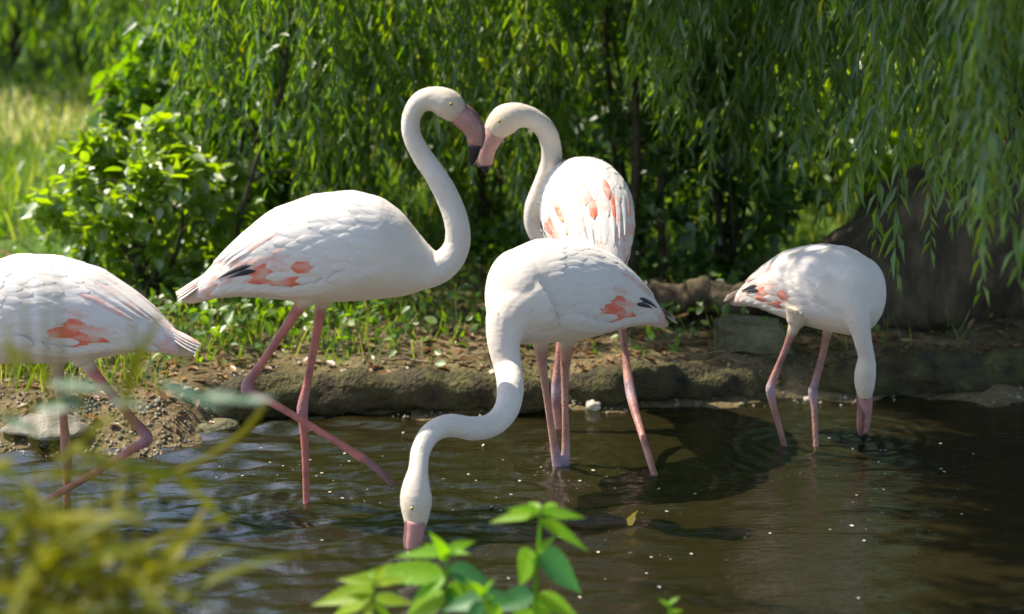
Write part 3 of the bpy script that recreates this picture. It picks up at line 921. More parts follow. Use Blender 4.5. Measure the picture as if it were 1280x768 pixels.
# squared mossy block on the bank
import bmesh
p = W(940, 446, .12)
bm = bmesh.new(); bmesh.ops.create_cube(bm, size=1)
bmesh.ops.scale(bm, vec=(.29, .16, .15), verts=bm.verts)
bmesh.ops.bevel(bm, geom=list(bm.edges), offset=.022, segments=3, affect='EDGES')
bmesh.ops.subdivide_edges(bm, edges=bm.edges, cuts=2, use_grid_fill=True)
for v in bm.verts: v.co += v.co.normalized() * .02 * mnoise.fractal(v.co * 9, 1, 2, 3)
me = bpy.data.meshes.new('block_stone'); bm.to_mesh(me); bm.free()
o = link('block_stone', me, M['moss_stone'], None, (p.x, p.y + .08, float(hgt(p.x, p.y)) + .07)); o.rotation_euler = (0, .02, -.12)
tag(o, 'squared mossy stone block on the bank beside the shaded flamingo', 'stone')
rs = random.Random(9)
for i in range(46):
    px = rs.choice([rs.uniform(20, 260), rs.uniform(830, 1060), rs.uniform(600, 860)])
    base = 552 if px < 200 else (540 if px < 300 else 512)
    if px > 780: base = 503
    p = W(px, base + rs.uniform(-16, 6)); s = mpp(p)
    w_ = rs.uniform(4, 11) * s
    zz = max(float(hgt(p.x, p.y)), -.01)
    kind_ = rs.choice(['pale_stone', 'stone', 'moss_stone', 'pale_stone'])
    where = 'on the gravel beach behind the pink-tailed flamingo' if px < 300 else ('at the waterline behind the paired legs' if px < 860 else 'at the waterline beside the shaded flamingo')
    tone = {'pale_stone': 'pale', 'stone': 'grey', 'moss_stone': 'mossy brown'}[kind_]
    stone(f'small {tone} pebble {where}', (p.x, p.y, zz + w_ * .15), w_ * .6, w_ * .5, w_ * .4, kind_, 20 + i,
          group=f'{tone} pebbles {where}', name='pebble', cat='pebble', sub=2)

rs = random.Random(31)
for i in range(22):
    x = rs.uniform(-1.4, 1.3); y = float(shore(np.array(x))) + rs.uniform(.22, .75)
    a = rs.uniform(-.6, .6) + (math.pi if rs.random() < .5 else 0); ln = rs.uniform(.12, .38)
    pp = []
    for j in range(6):
        f = j / 5
        xx, yy = x + math.cos(a) * ln * f, y + math.sin(a) * ln * f * .5 + rs.uniform(-.012, .012)
        pp.append((xx, yy, float(hgt(xx, yy)) + .012 + rs.uniform(0, .012)))
    pp = catmull(pp, 14); b0 = pp[0].copy()
    V, F = loft(pp - b0, np.linspace(.006, .002, 14) * rs.uniform(.7, 1.3), 6)
    q = pp[6] - b0
    br = catmull([q, q + np.array([.03, .01, .02]), q + np.array([.07, rs.uniform(-.02, .03), .025])], 6)
    V, F = join([(V, F), loft(br, np.linspace(.003, .0012, 6), 5)])
    tag(link('fallen_twig', poly_mesh('fallen_twig', V, F), M['dry_twig'], None, tuple(b0)), 'thin dry twig on the litter behind the ' + ('long mossy log' if x < .15 else 'half-buried mossy log'), 'twig', 'dry twigs behind the ' + ('long log' if x < .15 else 'half-buried log'))

# ------------------------------------------------------------------ flamingos
TPX = [234, 240, 249, 262, 282, 305, 340, 390, 440, 475, 500, 520, 540, 556]
TOP = [369, 363, 352, 338, 316, 294, 266, 248, 243, 251, 269, 296, 318, 330]
BOT = [374, 376, 375, 371, 367, 366, 369, 374, 373, 371, 368, 363, 355, 344]
HWD = [.006, .016, .034, .058, .092, .118, .146, .168, .168, .146, .118, .088, .060, .035]
TX = (np.array(TPX) - 396) / 360.0
TT = (310 - np.array(TOP)) / 360.0 * 1.03
TB = (310 - np.array(BOT)) / 360.0 * 1.03
HW = np.array(HWD)


def section(x):
    zt, zb, hw = np.interp(x, TX, TT), np.interp(x, TX, TB), np.interp(x, TX, HW)
    return (zt + zb) / 2, (zt - zb) / 2, hw


_sm = np.linspace(TX[0], TX[-1], 160)
_ker = np.exp(-np.linspace(-2, 2, 13) ** 2); _ker /= _ker.sum()
def _smooth(a):
    v = np.interp(_sm, TX, a)
    return np.convolve(np.pad(v, 6, mode='edge'), _ker, 'valid')
_zt, _zb, _hw = _smooth(TT), _smooth(TB), _smooth(HW)


def S(x, phi, off=0.0):
    """point on the rest-pose body; phi 90 = back, 0 = side, -90 = belly; +y side"""
    zt, zb, hw = np.interp(x, _sm, _zt), np.interp(x, _sm, _zb), np.interp(x, _sm, _hw)
    zc, hh = (zt + zb) / 2, (zt - zb) / 2
    c, s = math.cos(phi), math.sin(phi)
    e = 0.92
    y = (hw + off) * math.copysign(abs(c) ** e, c)
    z = zc + (hh + off) * math.copysign(abs(s) ** e, s)
    return np.array([x, y, z])


def body_loft(blunt=False):
    ns = 40
    xs = np.linspace(TX[0], TX[-1], 60)
    if blunt:       # chest of a bird whose neck hangs down: rounded off, no run-out into the neck
        x1 = .335
        xs = np.concatenate([np.linspace(TX[0], .22, 44), .22 + (x1 - .22) * np.sin(np.linspace(0, math.pi / 2, 17)[1:])])
    V = []
    for x in xs:
        ring = np.array([S(x, 2 * math.pi * j / ns) for j in range(ns)])
        if blunt and x > .22:
            r0 = np.array([S(.22, 2 * math.pi * j / ns) for j in range(ns)])
            k_ = math.sqrt(max(.0004, 1 - ((x - .22) / (x1 - .22)) ** 2))
            cen = np.array([0, 0, r0[:, 2].mean() - .01])
            ring = cen + (r0 - cen) * k_; ring[:, 0] = x
        V += list(ring)
    F = []
    for i in range(len(xs) - 1):
        for j in range(ns):
            a, b_ = i * ns + j, i * ns + (j + 1) % ns
            F.append((a, a + ns, b_ + ns, b_))
    V.append(np.mean(V[:ns], 0)); V.append(np.mean(V[-ns - 1:-1], 0))
    k0 = len(V) - 2
    for j in range(ns):
        F.append((k0, j, (j + 1) % ns)); F.append((k0 + 1, (len(xs) - 1) * ns + (j + 1) % ns, (len(xs) - 1) * ns + j))
    return np.array(V), F


BODY = {False: body_loft(), True: body_loft(True)}


def phi_low(x):
    return R(float(np.interp(x, [-.42, -.30, -.15, 0.0, .15, .26], [0, -8, -24, -32, -26, -12])))


def feather_mesh(side, x0, phi0, L, Wd, lift0, lift1, dphi, mat, nu=8, nv=5, pointed=False):
    L = min(L, x0 - TX[0] - .045)
    V = []
    for i in range(nu):
        t = i / (nu - 1)
        x = x0 - L * t
        ph = phi0 + dphi * t
        if pointed: w = Wd * min(1, t * 4 + .3) * (1 - t ** 2.2 * .96)
        else: w = Wd * (min(1, .35 + t * 2.2)) * math.sqrt(max(0.02, 1 - max(0, (t - .55) / .45) ** 2.4))
        base = S(max(x, TX[0] + .01), ph)
        eps = .02
        dS = (S(max(x, TX[0] + .01), ph + eps) - S(max(x, TX[0] + .01), ph - eps)) / (2 * eps)
        per = np.linalg.norm(dS) + 1e-6
        for j in range(nv):
            u = (j / (nv - 1) - .5) * 2
            off = lift0 + (lift1 - lift0) * t - .0035 * u * u
            q = S(max(x, TX[0] + .01), ph + u * w / per, off)
            if x < TX[0] + .01: q[0] = x
            q[1] *= side
            V.append(q)
    F = []
    for i in range(nu - 1):
        for j in range(nv - 1):
            a = i * nv + j
            f = (a, a + 1, a + nv + 1, a + nv)
            F.append(f if side > 0 else f[::-1])
    me = poly_mesh('feather', V, F)
    me.materials.append(mat)
    return me


def wing_kit(side):
    """feather meshes of one folded wing, and the shell they grow from"""
    rr = random.Random(5 if side > 0 else 6)
    kit = []
    x0 = .235
    row = 0
    while x0 > -.30:
        t = (.275 - x0) / .575
        L = .085 + .13 * t
        wd = .028 + .016 * t
        lo, hi = phi_low(x0), R(92)
        per = np.linalg.norm((S(x0, R(32)) - S(x0, R(28)))) / R(4)
        n = max(4, int((hi - lo) * per / (wd * 1.1)))
        for i in range(n):
            f = (i + (.5 if row % 2 else .1)) / n
            ph = lo + (hi - lo) * f + rr.uniform(-.04, .04)
            mat = M['white']
            if -.15 < x0 < .06 and f < .26 and rr.random() < .66: mat = M['coral']
            elif -.30 < x0 < .09 and f < .42 and rr.random() < .5: mat = M['blush']
            elif x0 < -.14 and rr.random() < .3: mat = M['blush']
            kit.append(feather_mesh(side, x0 + rr.uniform(-.012, .012), ph, L * rr.uniform(.85, 1.2), wd * rr.uniform(.85, 1.15), -.0012, .0022 + .0012 * t, rr.uniform(-.05, .05), mat))
        x0 -= L * .34
        row += 1
    # long white flank coverts that lap over the lower wing edge
    for i in range(5):
        x0 = .17 - .035 * i
        kit.append(feather_mesh(side, x0, phi_low(x0) + R(4 - 3 * i), .13 + .01 * i, .026, .000, .012 - .001 * i, R(-2), M['white']))
    for i in range(5):
        x0 = .02 - .055 * i
        kit.append(feather_mesh(side, x0, phi_low(x0) - R(9), .15, .022, .001, .010, R(3), M['white']))
    # long pale tertials that droop over the wing tip
    for i in range(4):
        kit.append(feather_mesh(side, -.12 - .02 * i, R(34 + 13 * i), .17, .017, .001, .009, R(-8), M['blush' if i % 2 == 0 else 'white'], pointed=True))
    # dark flight feathers at the folded wing tip
    for i in range(2):
        kit.append(feather_mesh(side, -.195 - .015 * i, phi_low(-.2) + R(15 + 9 * i), .095 + .02 * i, .0095, .004, .0085, R(4), M['black'], pointed=True))
    # shell
    V, F = [], []
    nu, nv = 26, 12
    for i in range(nu):
        x = .22 - .57 * i / (nu - 1)
        lo = phi_low(x) + R(5)
        for j in range(nv):
            ph = lo + (R(90) - lo) * j / (nv - 1)
            q = S(x, ph, -.004 + .0046 * min(1, i / 6, j / 2)); q[1] *= side; V.append(q)
    for i in range(nu - 1):
        for j in range(nv - 1):
            a = i * nv + j
            f = (a, a + nv, a + nv + 1, a + 1); F.append(f if side < 0 else f[::-1])
    sh = poly_mesh('wing_shell', V, F); sh.materials.append(M['white'])
    return sh, kit


WINGS = {s: wing_kit(s) for s in (1, -1)}
TAILF = []
for i in range(7):
    u = (i - 3) / 3
    nu, nv = 7, 5
    V, F = [], []
    for a in range(nu):
        t = a / (nu - 1)
        w = .022 * min(1, .5 + t) * math.sqrt(max(.03, 1 - max(0, (t - .5) / .5) ** 2))
        for b_ in range(nv):
            v = (b_ / (nv - 1) - .5) * 2
            V.append((-.36 - .115 * t * (1 - .10 * abs(u)), u * (.014 + .022 * t) + v * w, -.100 - .072 * t + .006 * (1 - u * u) - .004 * v * v - .012 * abs(u) + .02))
    for a in range(nu - 1):
        for b_ in range(nv - 1):
            q = a * nv + b_
            F.append((q, q + nv, q + nv + 1, q + 1))
    me = poly_mesh('tail_feather', V, F); me.materials.append(M['blush'] if i % 2 else M['white'])
    TAILF.append(me)

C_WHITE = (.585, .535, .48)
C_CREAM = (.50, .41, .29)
C_LEG = (.38, .12, .095)
C_JOINT = (.30, .14, .15)


def flamingo(label, c, heading, pitch, scale, foot, neck, bill, bill_split, legs, leg_col=C_LEG, joint_col=C_JOINT, roll=0.0, feet=(), blunt=False, dark_tips=True, extra=()):
    """c body centre (world), neck rows (px,py,Y,r_px), bill rows, legs list of rows"""
    base = Vector((foot[0], foot[1], 0))
    root = empty('flamingo', base)
    tag(root, label, 'flamingo', 'flamingos wading in the pond')
    Rm = Matrix.Rotation(heading, 4, 'Z') @ Matrix.Rotation(-pitch, 4, 'Y') @ Matrix.Rotation(roll, 4, 'X')
    Mx = Matrix.Translation(Vector(c) - base) @ Rm @ Matrix.Scale(scale, 4)
    A = np.array(Mx)
    parts, cols = [], []
    Vb, Fb = BODY[blunt]
    V = Vb @ A[:3, :3].T + A[:3, 3]
    parts.append((V, Fb))
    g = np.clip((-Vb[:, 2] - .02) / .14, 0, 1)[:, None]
    cols.append(np.array(C_WHITE) * (1 - g) + np.array(C_CREAM) * g)  # cream underside paints in warm light bounced from the water
    flow = [np.tile(-A[:3, 0] / np.linalg.norm(A[:3, 0]), (len(V), 1))]

    def rows3(rows, n):
        P = [U(r[0], r[1], r[2]) for r in rows]
        q = np.array([[*(p - base), r[3] * mpp(p)] for p, r in zip(P, rows)])
        return catmull(q, n)
    nk = rows3(neck, 90)
    parts.append(loft(nk[:, :3], nk[:, 3], 20))
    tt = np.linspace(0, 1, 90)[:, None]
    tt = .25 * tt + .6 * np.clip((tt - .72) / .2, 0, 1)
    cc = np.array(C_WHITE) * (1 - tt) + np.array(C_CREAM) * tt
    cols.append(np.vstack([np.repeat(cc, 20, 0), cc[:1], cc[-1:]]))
    Tn = -np.gradient(nk[:, :3], axis=0); Tn /= np.linalg.norm(Tn, axis=1)[:, None] + 1e-9
    flow.append(np.vstack([np.repeat(Tn, 20, 0), Tn[:1], Tn[-1:]]))
    for lg in legs:
        q = rows3(lg, 60); q[8:, 3] *= .77
        V, F = loft(q[:, :3], q[:, 3], 12)
        parts.append((V, F))
        # colour: feathered thigh, pink tibia, mauve joint, pink tarsus
        P0 = np.array([*(U(*lg[0][:3]) - base)]); 
        ki = lg[-1][4] if len(lg[-1]) > 4 else None
        jp = np.array([*(U(*[r for r in lg if len(r) > 4][0][:3]) - base)])
        d0 = np.linalg.norm(q[:, :3] - P0, axis=1); dj = np.linalg.norm(q[:, :3] - jp, axis=1)
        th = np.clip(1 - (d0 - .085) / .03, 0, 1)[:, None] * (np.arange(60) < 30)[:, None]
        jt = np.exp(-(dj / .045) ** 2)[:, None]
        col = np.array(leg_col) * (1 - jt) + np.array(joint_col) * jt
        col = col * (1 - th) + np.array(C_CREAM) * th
        cols.append(np.vstack([np.repeat(col, 12, 0), col[:1], col[-1:]]))
    # webbed feet: three toes and the web between
    for ft in feet:
        p, d, dn, sz = ft[:4]; spr = ft[4] if len(ft) > 4 else .42
        p = np.array([*(Vector(p) - base)]); d = np.array(d, float); d /= np.linalg.norm(d)
        dn = np.array(dn, float); sd = np.cross(dn, d); sd /= np.linalg.norm(sd)
        for a in (-spr, 0, spr):
            e = p + (d * math.cos(a) + sd * math.sin(a)) * sz
            qq = catmull([p, (p + e) / 2 + dn * .008, e], 8)
            parts.append(loft(qq, np.linspace(.013, .007, 8), 8)); cols.append(np.tile(np.array(joint_col) * .55, (8 * 8 + 2, 1)))
        e1 = p + (d * math.cos(spr) + sd * math.sin(spr)) * sz * .8; e2 = p + (d * math.cos(spr) - sd * math.sin(spr)) * sz * .8
        wv = [p + dn * .005, e1 + dn * .005, e2 + dn * .005, p - dn * .005, e1 - dn * .005, e2 - dn * .005]
        parts.append((np.array(wv), [(0, 1, 2), (5, 4, 3), (0, 3, 4, 1), (1, 4, 5, 2), (2, 5, 3, 0)])); cols.append(np.tile(np.array(joint_col) * .55, (6, 1)))
    V, F = join(parts)
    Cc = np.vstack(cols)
    src = poly_mesh('flamingo_src', V, F)
    so = bpy.data.objects.new('tmp', src); COL.objects.link(so)
    rm = so.modifiers.new('r', 'REMESH'); rm.mode = 'VOXEL'; rm.voxel_size = 0.0045
    sm = so.modifiers.new('s', 'SMOOTH'); sm.factor = .5; sm.iterations = 7
    dg = bpy.context.evaluated_depsgraph_get(); dg.update()
    me = bpy.data.meshes.new_from_object(so.evaluated_get(dg))
    me.name = 'flamingo_body'
    bpy.data.objects.remove(so)
    kd = kdtree.KDTree(len(V))
    for i, v in enumerate(V): kd.insert(v, i)
    kd.balance()
    nv = len(me.vertices)
    co = np.empty(nv * 3, np.float32); me.vertices.foreach_get('co', co); co = co.reshape(-1, 3)
    cv = np.ones((nv, 4), np.float32)
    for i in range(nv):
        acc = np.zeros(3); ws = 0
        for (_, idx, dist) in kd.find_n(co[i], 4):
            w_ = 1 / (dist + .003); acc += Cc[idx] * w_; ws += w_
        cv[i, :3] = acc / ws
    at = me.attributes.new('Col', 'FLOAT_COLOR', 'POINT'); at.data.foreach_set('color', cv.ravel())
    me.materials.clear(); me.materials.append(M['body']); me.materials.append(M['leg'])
    npoly = len(me.polygons)
    lv = np.empty(len(me.loops), np.int32); me.loops.foreach_get('vertex_index', lv)
    ls = np.empty(npoly, np.int32); me.polygons.foreach_get('loop_start', ls)
    is_leg = cv[lv[ls], 1] < .31
    me.polygons.foreach_set('material_index', is_leg.astype(np.int32))
    # ruffled, slightly creased plumage
    nr = np.empty(nv * 3, np.float32); me.vertices.foreach_get('normal', nr); nr = nr.reshape(-1, 3)
    dsp = np.array([mnoise.noise(Vector(p) * 24) * .0011 + mnoise.noise(Vector(p) * 70) * .0006 for p in co])
    dsp *= np.where(cv[:, 1] < .31, .35, 1.0)
    co = co + nr * dsp[:, None]
    me.vertices.foreach_set('co', co.astype(np.float32).ravel()); me.update()
    # short down that softens the outline
    FL = np.vstack(flow)
    pc = np.empty(npoly * 3, np.float32); me.polygons.foreach_get('center', pc); pc = pc.reshape(-1, 3)
    pn = np.empty(npoly * 3, np.float32); me.polygons.foreach_get('normal', pn); pn = pn.reshape(-1, 3)
    cand = np.nonzero(~is_leg)[0]
    pick = RNG.choice(cand, min(len(cand), 8000), replace=False)
    src_i = np.array([kd.find(pc[k_])[1] for k_ in pick])
    nb_ = len(Vb)
    loc = Vb[np.minimum(src_i, nb_ - 1)]
    pick = pick[~((src_i < nb_) & (loc[:, 2] > -.09))]
    fl = np.zeros((len(pick), 3))
    for i, k_ in enumerate(pick):
        j_ = kd.find(pc[k_])[1]
        fl[i] = FL[j_] if j_ < len(FL) else (0, 0, -1)
    fl = fl - pn[pick] * np.sum(fl * pn[pick], 1)[:, None]
    fl /= np.linalg.norm(fl, axis=1)[:, None] + 1e-6
    k_ = len(pick)
    Ld = RNG.uniform(.008, .015, k_)
    Vd, Fd = leaf_cloud(LEAF_SLIM, pc[pick] - pn[pick] * .001, fl + pn[pick] * RNG.uniform(.01, .10, k_)[:, None] + RNG.normal(0, .07, (k_, 3)), pn[pick], Ld, Ld * .45)
    down = (Vd, Fd)
    me.polygons.foreach_set('use_smooth', [True] * len(me.polygons))
    bd = link('body', me, None, root)
    tag(link('down', mesh_np('down', *down), M['down'], bd), kind='stuff')
    # wings and tail, alike on all birds
    for s in (1, -1):
        sh, kit = WINGS[s]
        wg = link('wing', sh, None, root); wg.matrix_local = Mx
        for fm in kit:
            if dark_tips or fm.materials[0] != M['black']: link('feather', fm, None, wg)
        for fm in [e_[1] for e_ in extra if e_[0] == s]: link('feather', fm, None, wg)
    for tm in TAILF:
        o = link('tail_feather', tm, None, root); o.matrix_local = Mx
    # bill: heavier lower half, ridge of the upper half, black tip
    q = rows3(bill, 26)
    k = int(bill_split * 25)
    V, F = loft(q[:k + 1, :3], q[:k + 1, 3], 14)
    bl = link('bill', poly_mesh('bill', V, F), M['bill'], root)
    V, F = loft(q[k:, :3], q[k:, 3] * 1.01, 14)
    link('bill_tip', poly_mesh('bill_tip', V, F), M['bill_tip'], bl)
    # ridge lies on the outer side of the bend
    T = np.gradient(q[:, :3], axis=0); T /= np.linalg.norm(T, axis=1)[:, None]
    bend = (q[0, :3] + q[-1, :3]) / 2 - q[13, :3]
    if np.linalg.norm(bend) < .002: bend = np.array([0, 0, -1.0])
    outv = -bend / np.linalg.norm(bend)
    outv = outv[None] - T * (T @ outv)[:, None]; outv /= np.linalg.norm(outv, axis=1)[:, None] + 1e-9
    rp = q[:k + 2, :3] + outv[:k + 2] * q[:k + 2, 3:4] * .62
    V, F = loft(rp, q[:k + 2, 3] * np.linspace(.52, .55, k + 2), 12)
    link('upper_bill', poly_mesh('upper_bill', V, F), M['bill_dark'], bl)
    # eyes either side of the head
    hd = nk[79]; ax = nk[83, :3] - nk[75, :3]; ax /= np.linalg.norm(ax)
    sd = np.cross(ax, outv[0]); sd /= np.linalg.norm(sd) + 1e-9
    for s in (1, -1):
        pos = hd[:3] + sd * s * hd[3] * .93 + outv[0] * hd[3] * .25
        bm = bmesh.new(); bmesh.ops.create_uvsphere(bm, u_segments=12, v_segments=8, radius=.0065)
        for f in bm.faces: f.smooth = True
        m2 = bpy.data.meshes.new('eye'); bm.to_mesh(m2); bm.free()
        e = link('eye', m2, M['iris'], root, tuple(pos))
        bm = bmesh.new(); bmesh.ops.create_uvsphere(bm, u_segments=10, v_segments=8, radius=.0035)
        m3 = bpy.data.meshes.new('pupil'); bm.to_mesh(m3); bm.free()
        link('pupil', m3, M['pupil'], e, tuple(sd * s * .0042))
    return root


# A : strides to the right, one leg lifted, neck in an S
YA = W(383, 628).y
cA = U(396, 310, YA)
pa = W(383, 628)
flamingo('upright striding white flamingo with one leg lifted and its S-shaped neck raised', cA, R(3), 0, 1.0, (pa.x, pa.y),
         [(470, 318, YA, 46), (505, 330, YA, 34), (532, 339, YA, 23), (556, 330, YA + .01, 19), (571, 308, YA + .02, 16.5), (571, 280, YA + .02, 15.5), (561, 250, YA + .03, 15), (546, 222, YA + .03, 14), (528, 195, YA + .04, 13), (515, 170, YA + .04, 11.8), (514, 147, YA + .04, 11.8), (524, 129, YA + .04, 13), (540, 124, YA + .04, 15.5), (557, 129, YA + .04, 19), (569, 139, YA + .04, 16.5), (575, 145, YA + .04, 12)],
         [(570, 140, YA + .04, 13), (580, 148, YA + .04, 14.5), (590, 159, YA + .04, 13), (594, 172, YA + .04, 11), (593, 187, YA + .04, 8), (591, 199, YA + .04, 5.5), (590, 207, YA + .04, 2)], .62,
         [[(392, 350, YA - .06, 24), (378, 378, YA - .06, 12), (358, 408, YA - .07, 8), (330, 450, YA - .08, 7), (308, 484, YA - .09, 9.5, 1), (322, 494, YA - .10, 7.5), (360, 515, YA - .12, 6.2), (420, 552, YA - .14, 6.2), (455, 574, YA - .15, 8)],
          [(404, 350, YA + .05, 24), (402, 380, YA + .04, 12), (395, 420, YA + .03, 7.5), (384, 480, YA + .01, 7), (378, 512, YA, 9.5, 1), (380, 540, YA, 7), (382, 580, YA, 6.2), (383, 628, YA, 6), (384, 665, YA, 7)]],
         feet=[(U(455, 574, YA - .15), (.70, -.05, -.66), (.66, 0, .70), .135, .16), (U(384, 668, YA), (1, 0, 0), (0, 0, 1), .13)])

# F : feeds, neck looped down, heading towards the camera and left
pf = W(701, 583); YF = pf.y
cF = U(714, 362, YF + .02)
yb = W(518, 684).y
def yl(t): return YF - .16 + (yb - (YF - .16)) * t
flamingo('white flamingo with its neck looped down and bill dipped in the water', cF, R(180 + 33), R(2), 1.0, (pf.x, pf.y),
         [(668, 375, YF - .12, 48), (640, 395, YF - .17, 34), (630, 425, YF - .21, 22), (635, 460, YF - .25, 17.5), (638, 485, yl(.3), 17), (634, 510, yl(.4), 16), (617, 530, yl(.5), 15), (592, 536, yl(.6), 15), (562, 532, yl(.7), 14.5), (538, 542, yl(.78), 13.5), (526, 564, yl(.84), 12.3), (523, 586, yl(.9), 12.5), (520, 610, yl(.94), 18), (520, 628, yl(.96), 20), (520, 648, yl(.98), 16), (519, 660, yl(1), 12)],
         [(520, 650, yl(1), 12.5), (519, 664, yl(1), 12), (517, 676, yl(1), 11), (516, 688, yl(1), 9), (519, 700, yl(1), 7), (526, 710, yl(1), 3)], .6,
         [[(676, 400, YF - .07, 22), (676, 436, YF - .06, 12), (681, 480, YF - .04, 6.5), (690, 540, YF - .01, 6.5), (696, 578, YF, 8.5, 1), (698, 610, YF + .02, 6.5), (700, 700, YF + .06, 6)],
          [(712, 400, YF + .06, 22), (708, 436, YF + .06, 12), (706, 480, YF + .05, 6.5), (707, 540, YF + .03, 6.5), (707, 576, YF + .02, 8, 1), (706, 610, YF + .03, 6.5), (704, 690, YF + .08, 6)]],
         leg_col=(.34, .17, .125), joint_col=(.30, .22, .27), blunt=True,
         feet=[(U(700, 700, YF + .06), (-1, -.4, 0), (0, 0, 1), .12), (U(704, 690, YF + .08), (-1, -.4, 0), (0, 0, 1), .12)])

# B : seen from behind, head turned to meet A
YB = 6.92
cB = U(735, 266, YB)
pb = W(735, 560)
flamingo('white flamingo seen from behind with coral wing patches, its bowed head meeting the other', cB, R(97), R(-2), 1.04, (pb.x, pb.y),
         [(728, 285, YB + .2, 44), (712, 300, YB + .28, 30), (690, 302, YB + .32, 20), (671, 284, YB + .33, 14.5), (669, 260, YB + .31, 13.5), (679, 234, YB + .28, 13.5), (688, 207, YB + .25, 13), (689, 183, YB + .22, 12.8), (681, 162, YB + .2, 13), (664, 148, YB + .18, 13.5), (646, 145, YB + .16, 16.5), (632, 150, YB + .15, 19.5), (622, 160, YB + .14, 17), (617, 168, YB + .14, 13)],
         [(622, 160, YB + .14, 14), (615, 172, YB + .14, 13.5), (609, 186, YB + .14, 11.5), (607, 198, YB + .14, 10.5), (607, 208, YB + .14, 8), (608, 216, YB + .14, 3)], .76,
         [[(714, 320, YB + .05, 24), (706, 370, YB + .03, 12), (700, 430, YB - .02, 6.5), (695, 488, YB - .06, 8.5, 1), (697, 530, YB - .06, 6.2), (702, 580, YB - .05, 6)],
          [(762, 320, YB + .02, 24), (772, 370, YB - .06, 12), (780, 430, YB - .16, 6.5), (788, 490, YB - .28, 8.5, 1), (803, 545, YB - .44, 6), (823, 610, YB - .64, 6)]],
         leg_col=(.35, .16, .125), joint_col=(.32, .22, .25), dark_tips=False,
         extra=[(sd_, feather_mesh(sd_, x_, R(p_), l_, w_, .001, .0068, R(-3), M[m_])) for sd_, x_, p_, l_, w_, m_ in
                [(-1, -.10, 77, .11, .016, 'coral'), (-1, -.16, 69, .12, .014, 'coral'), (-1, -.15, 80, .12, .02, 'blush'), (-1, -.11, 36, .12, .012, 'coral'), (-1, -.17, 30, .11, .018, 'blush'), (1, -.09, 24, .13, .018, 'coral'), (1, -.14, 17, .12, .02, 'blush'), (1, -.12, 74, .11, .022, 'blush'), (1, -.18, 82, .10, .016, 'coral'), (-1, -.19, 60, .10, .02, 'blush')]],
         feet=[(U(702, 580, YB - .05), (-.1, 1, 0), (0, 0, 1), .12), (U(823, 610, YB - .64), (-.1, 1, 0), (0, 0, 1), .12)])

# R : smaller, in the shade, feeding
pr = W(1001, 557); YR = pr.y
cR = U(1018, 356, YR + .02)
flamingo('smaller shaded flamingo feeding alone below the dark trunk', cR, R(-46), R(-2), .86, (pr.x, pr.y),
         [(1045, 362, YR - .10, 38), (1066, 382, YR - .18, 24), (1074, 405, YR - .21, 14.5), (1079, 428, YR - .2, 11), (1083, 446, YR - .18, 10.5), (1082, 462, YR - .16, 13), (1081, 477, YR - .13, 13), (1081, 492, YR - .1, 10), (1081, 498, YR - .1, 8)],
         [(1081, 490, YR - .1, 9.5), (1081, 506, YR - .08, 9.5), (1080, 520, YR - .05, 9), (1079, 533, YR - .02, 8), (1079, 545, YR + .01, 5.5), (1080, 552, YR + .02, 2)], .7,
         [[(1000, 385, YR - .06, 20), (993, 408, YR - .06, 10.5), (983, 434, YR - .05, 6), (966, 476, YR - .03, 7), (963, 488, YR - .03, 8, 1), (967, 508, YR - .02, 6), (980, 556, YR, 5), (986, 580, YR, 5)],
          [(1040, 385, YR + .06, 20), (1036, 406, YR + .06, 10.5), (1029, 440, YR + .05, 6.2), (1019, 478, YR + .03, 7), (1016, 490, YR + .03, 8, 1), (1018, 512, YR + .02, 5.8), (1020, 556, YR, 5), (1021, 582, YR, 5)]],
         leg_col=(.31, .15, .12), joint_col=(.28, .2, .24), blunt=True,
         feet=[(U(986, 580, YR), (1, -.4, 0), (0, 0, 1), .1), (U(1021, 582, YR), (1, -.4, 0), (0, 0, 1), .1)])

# L : walks out of the picture on the left
pl = W(84, 632); YL = pl.y
cL = U(72, 386, YL)
flamingo('pink-tailed flamingo walking away to the side behind the reeds', cL, R(180 - 4), R(-4), 1.0, (pl.x, pl.y),
         [(0, 388, YL, 46), (-40, 400, YL, 34), (-70, 415, YL, 23), (-104, 440, YL, 18), (-130, 480, YL, 16), (-138, 520, YL, 15), (-150, 552, YL, 14), (-175, 568, YL, 13.5), (-196, 584, YL, 13), (-204, 606, YL, 17), (-205, 624, YL, 19), (-205, 640, YL, 14)],
         [(-205, 636, YL, 13), (-205, 650, YL, 12.5), (-204, 664, YL, 11), (-200, 678, YL, 8), (-194, 688, YL, 3)], .62,
         [[(70, 430, YL + .05, 24), (72, 458, YL + .04, 12), (76, 490, YL + .02, 7.5), (80, 530, YL, 7.2), (83, 566, YL, 9.5, 1), (84, 600, YL, 6.5), (84, 632, YL, 6.2), (84, 680, YL, 7)],
          [(98, 430, YL - .06, 24), (110, 456, YL - .06, 12.5), (132, 484, YL - .07, 8), (165, 524, YL - .08, 8), (184, 548, YL - .09, 10, 1), (168, 560, YL - .1, 8), (120, 590, YL - .1, 6.5), (60, 625, YL - .1, 6.5)]],
         leg_col=(.38, .12, .095), dark_tips=False,
         feet=[(U(84, 682, YL), (-1, 0, 0), (0, 0, 1), .13), (U(60, 625, YL - .1), (-.8, 0, -.5), (-.5, 0, .8), .13)])


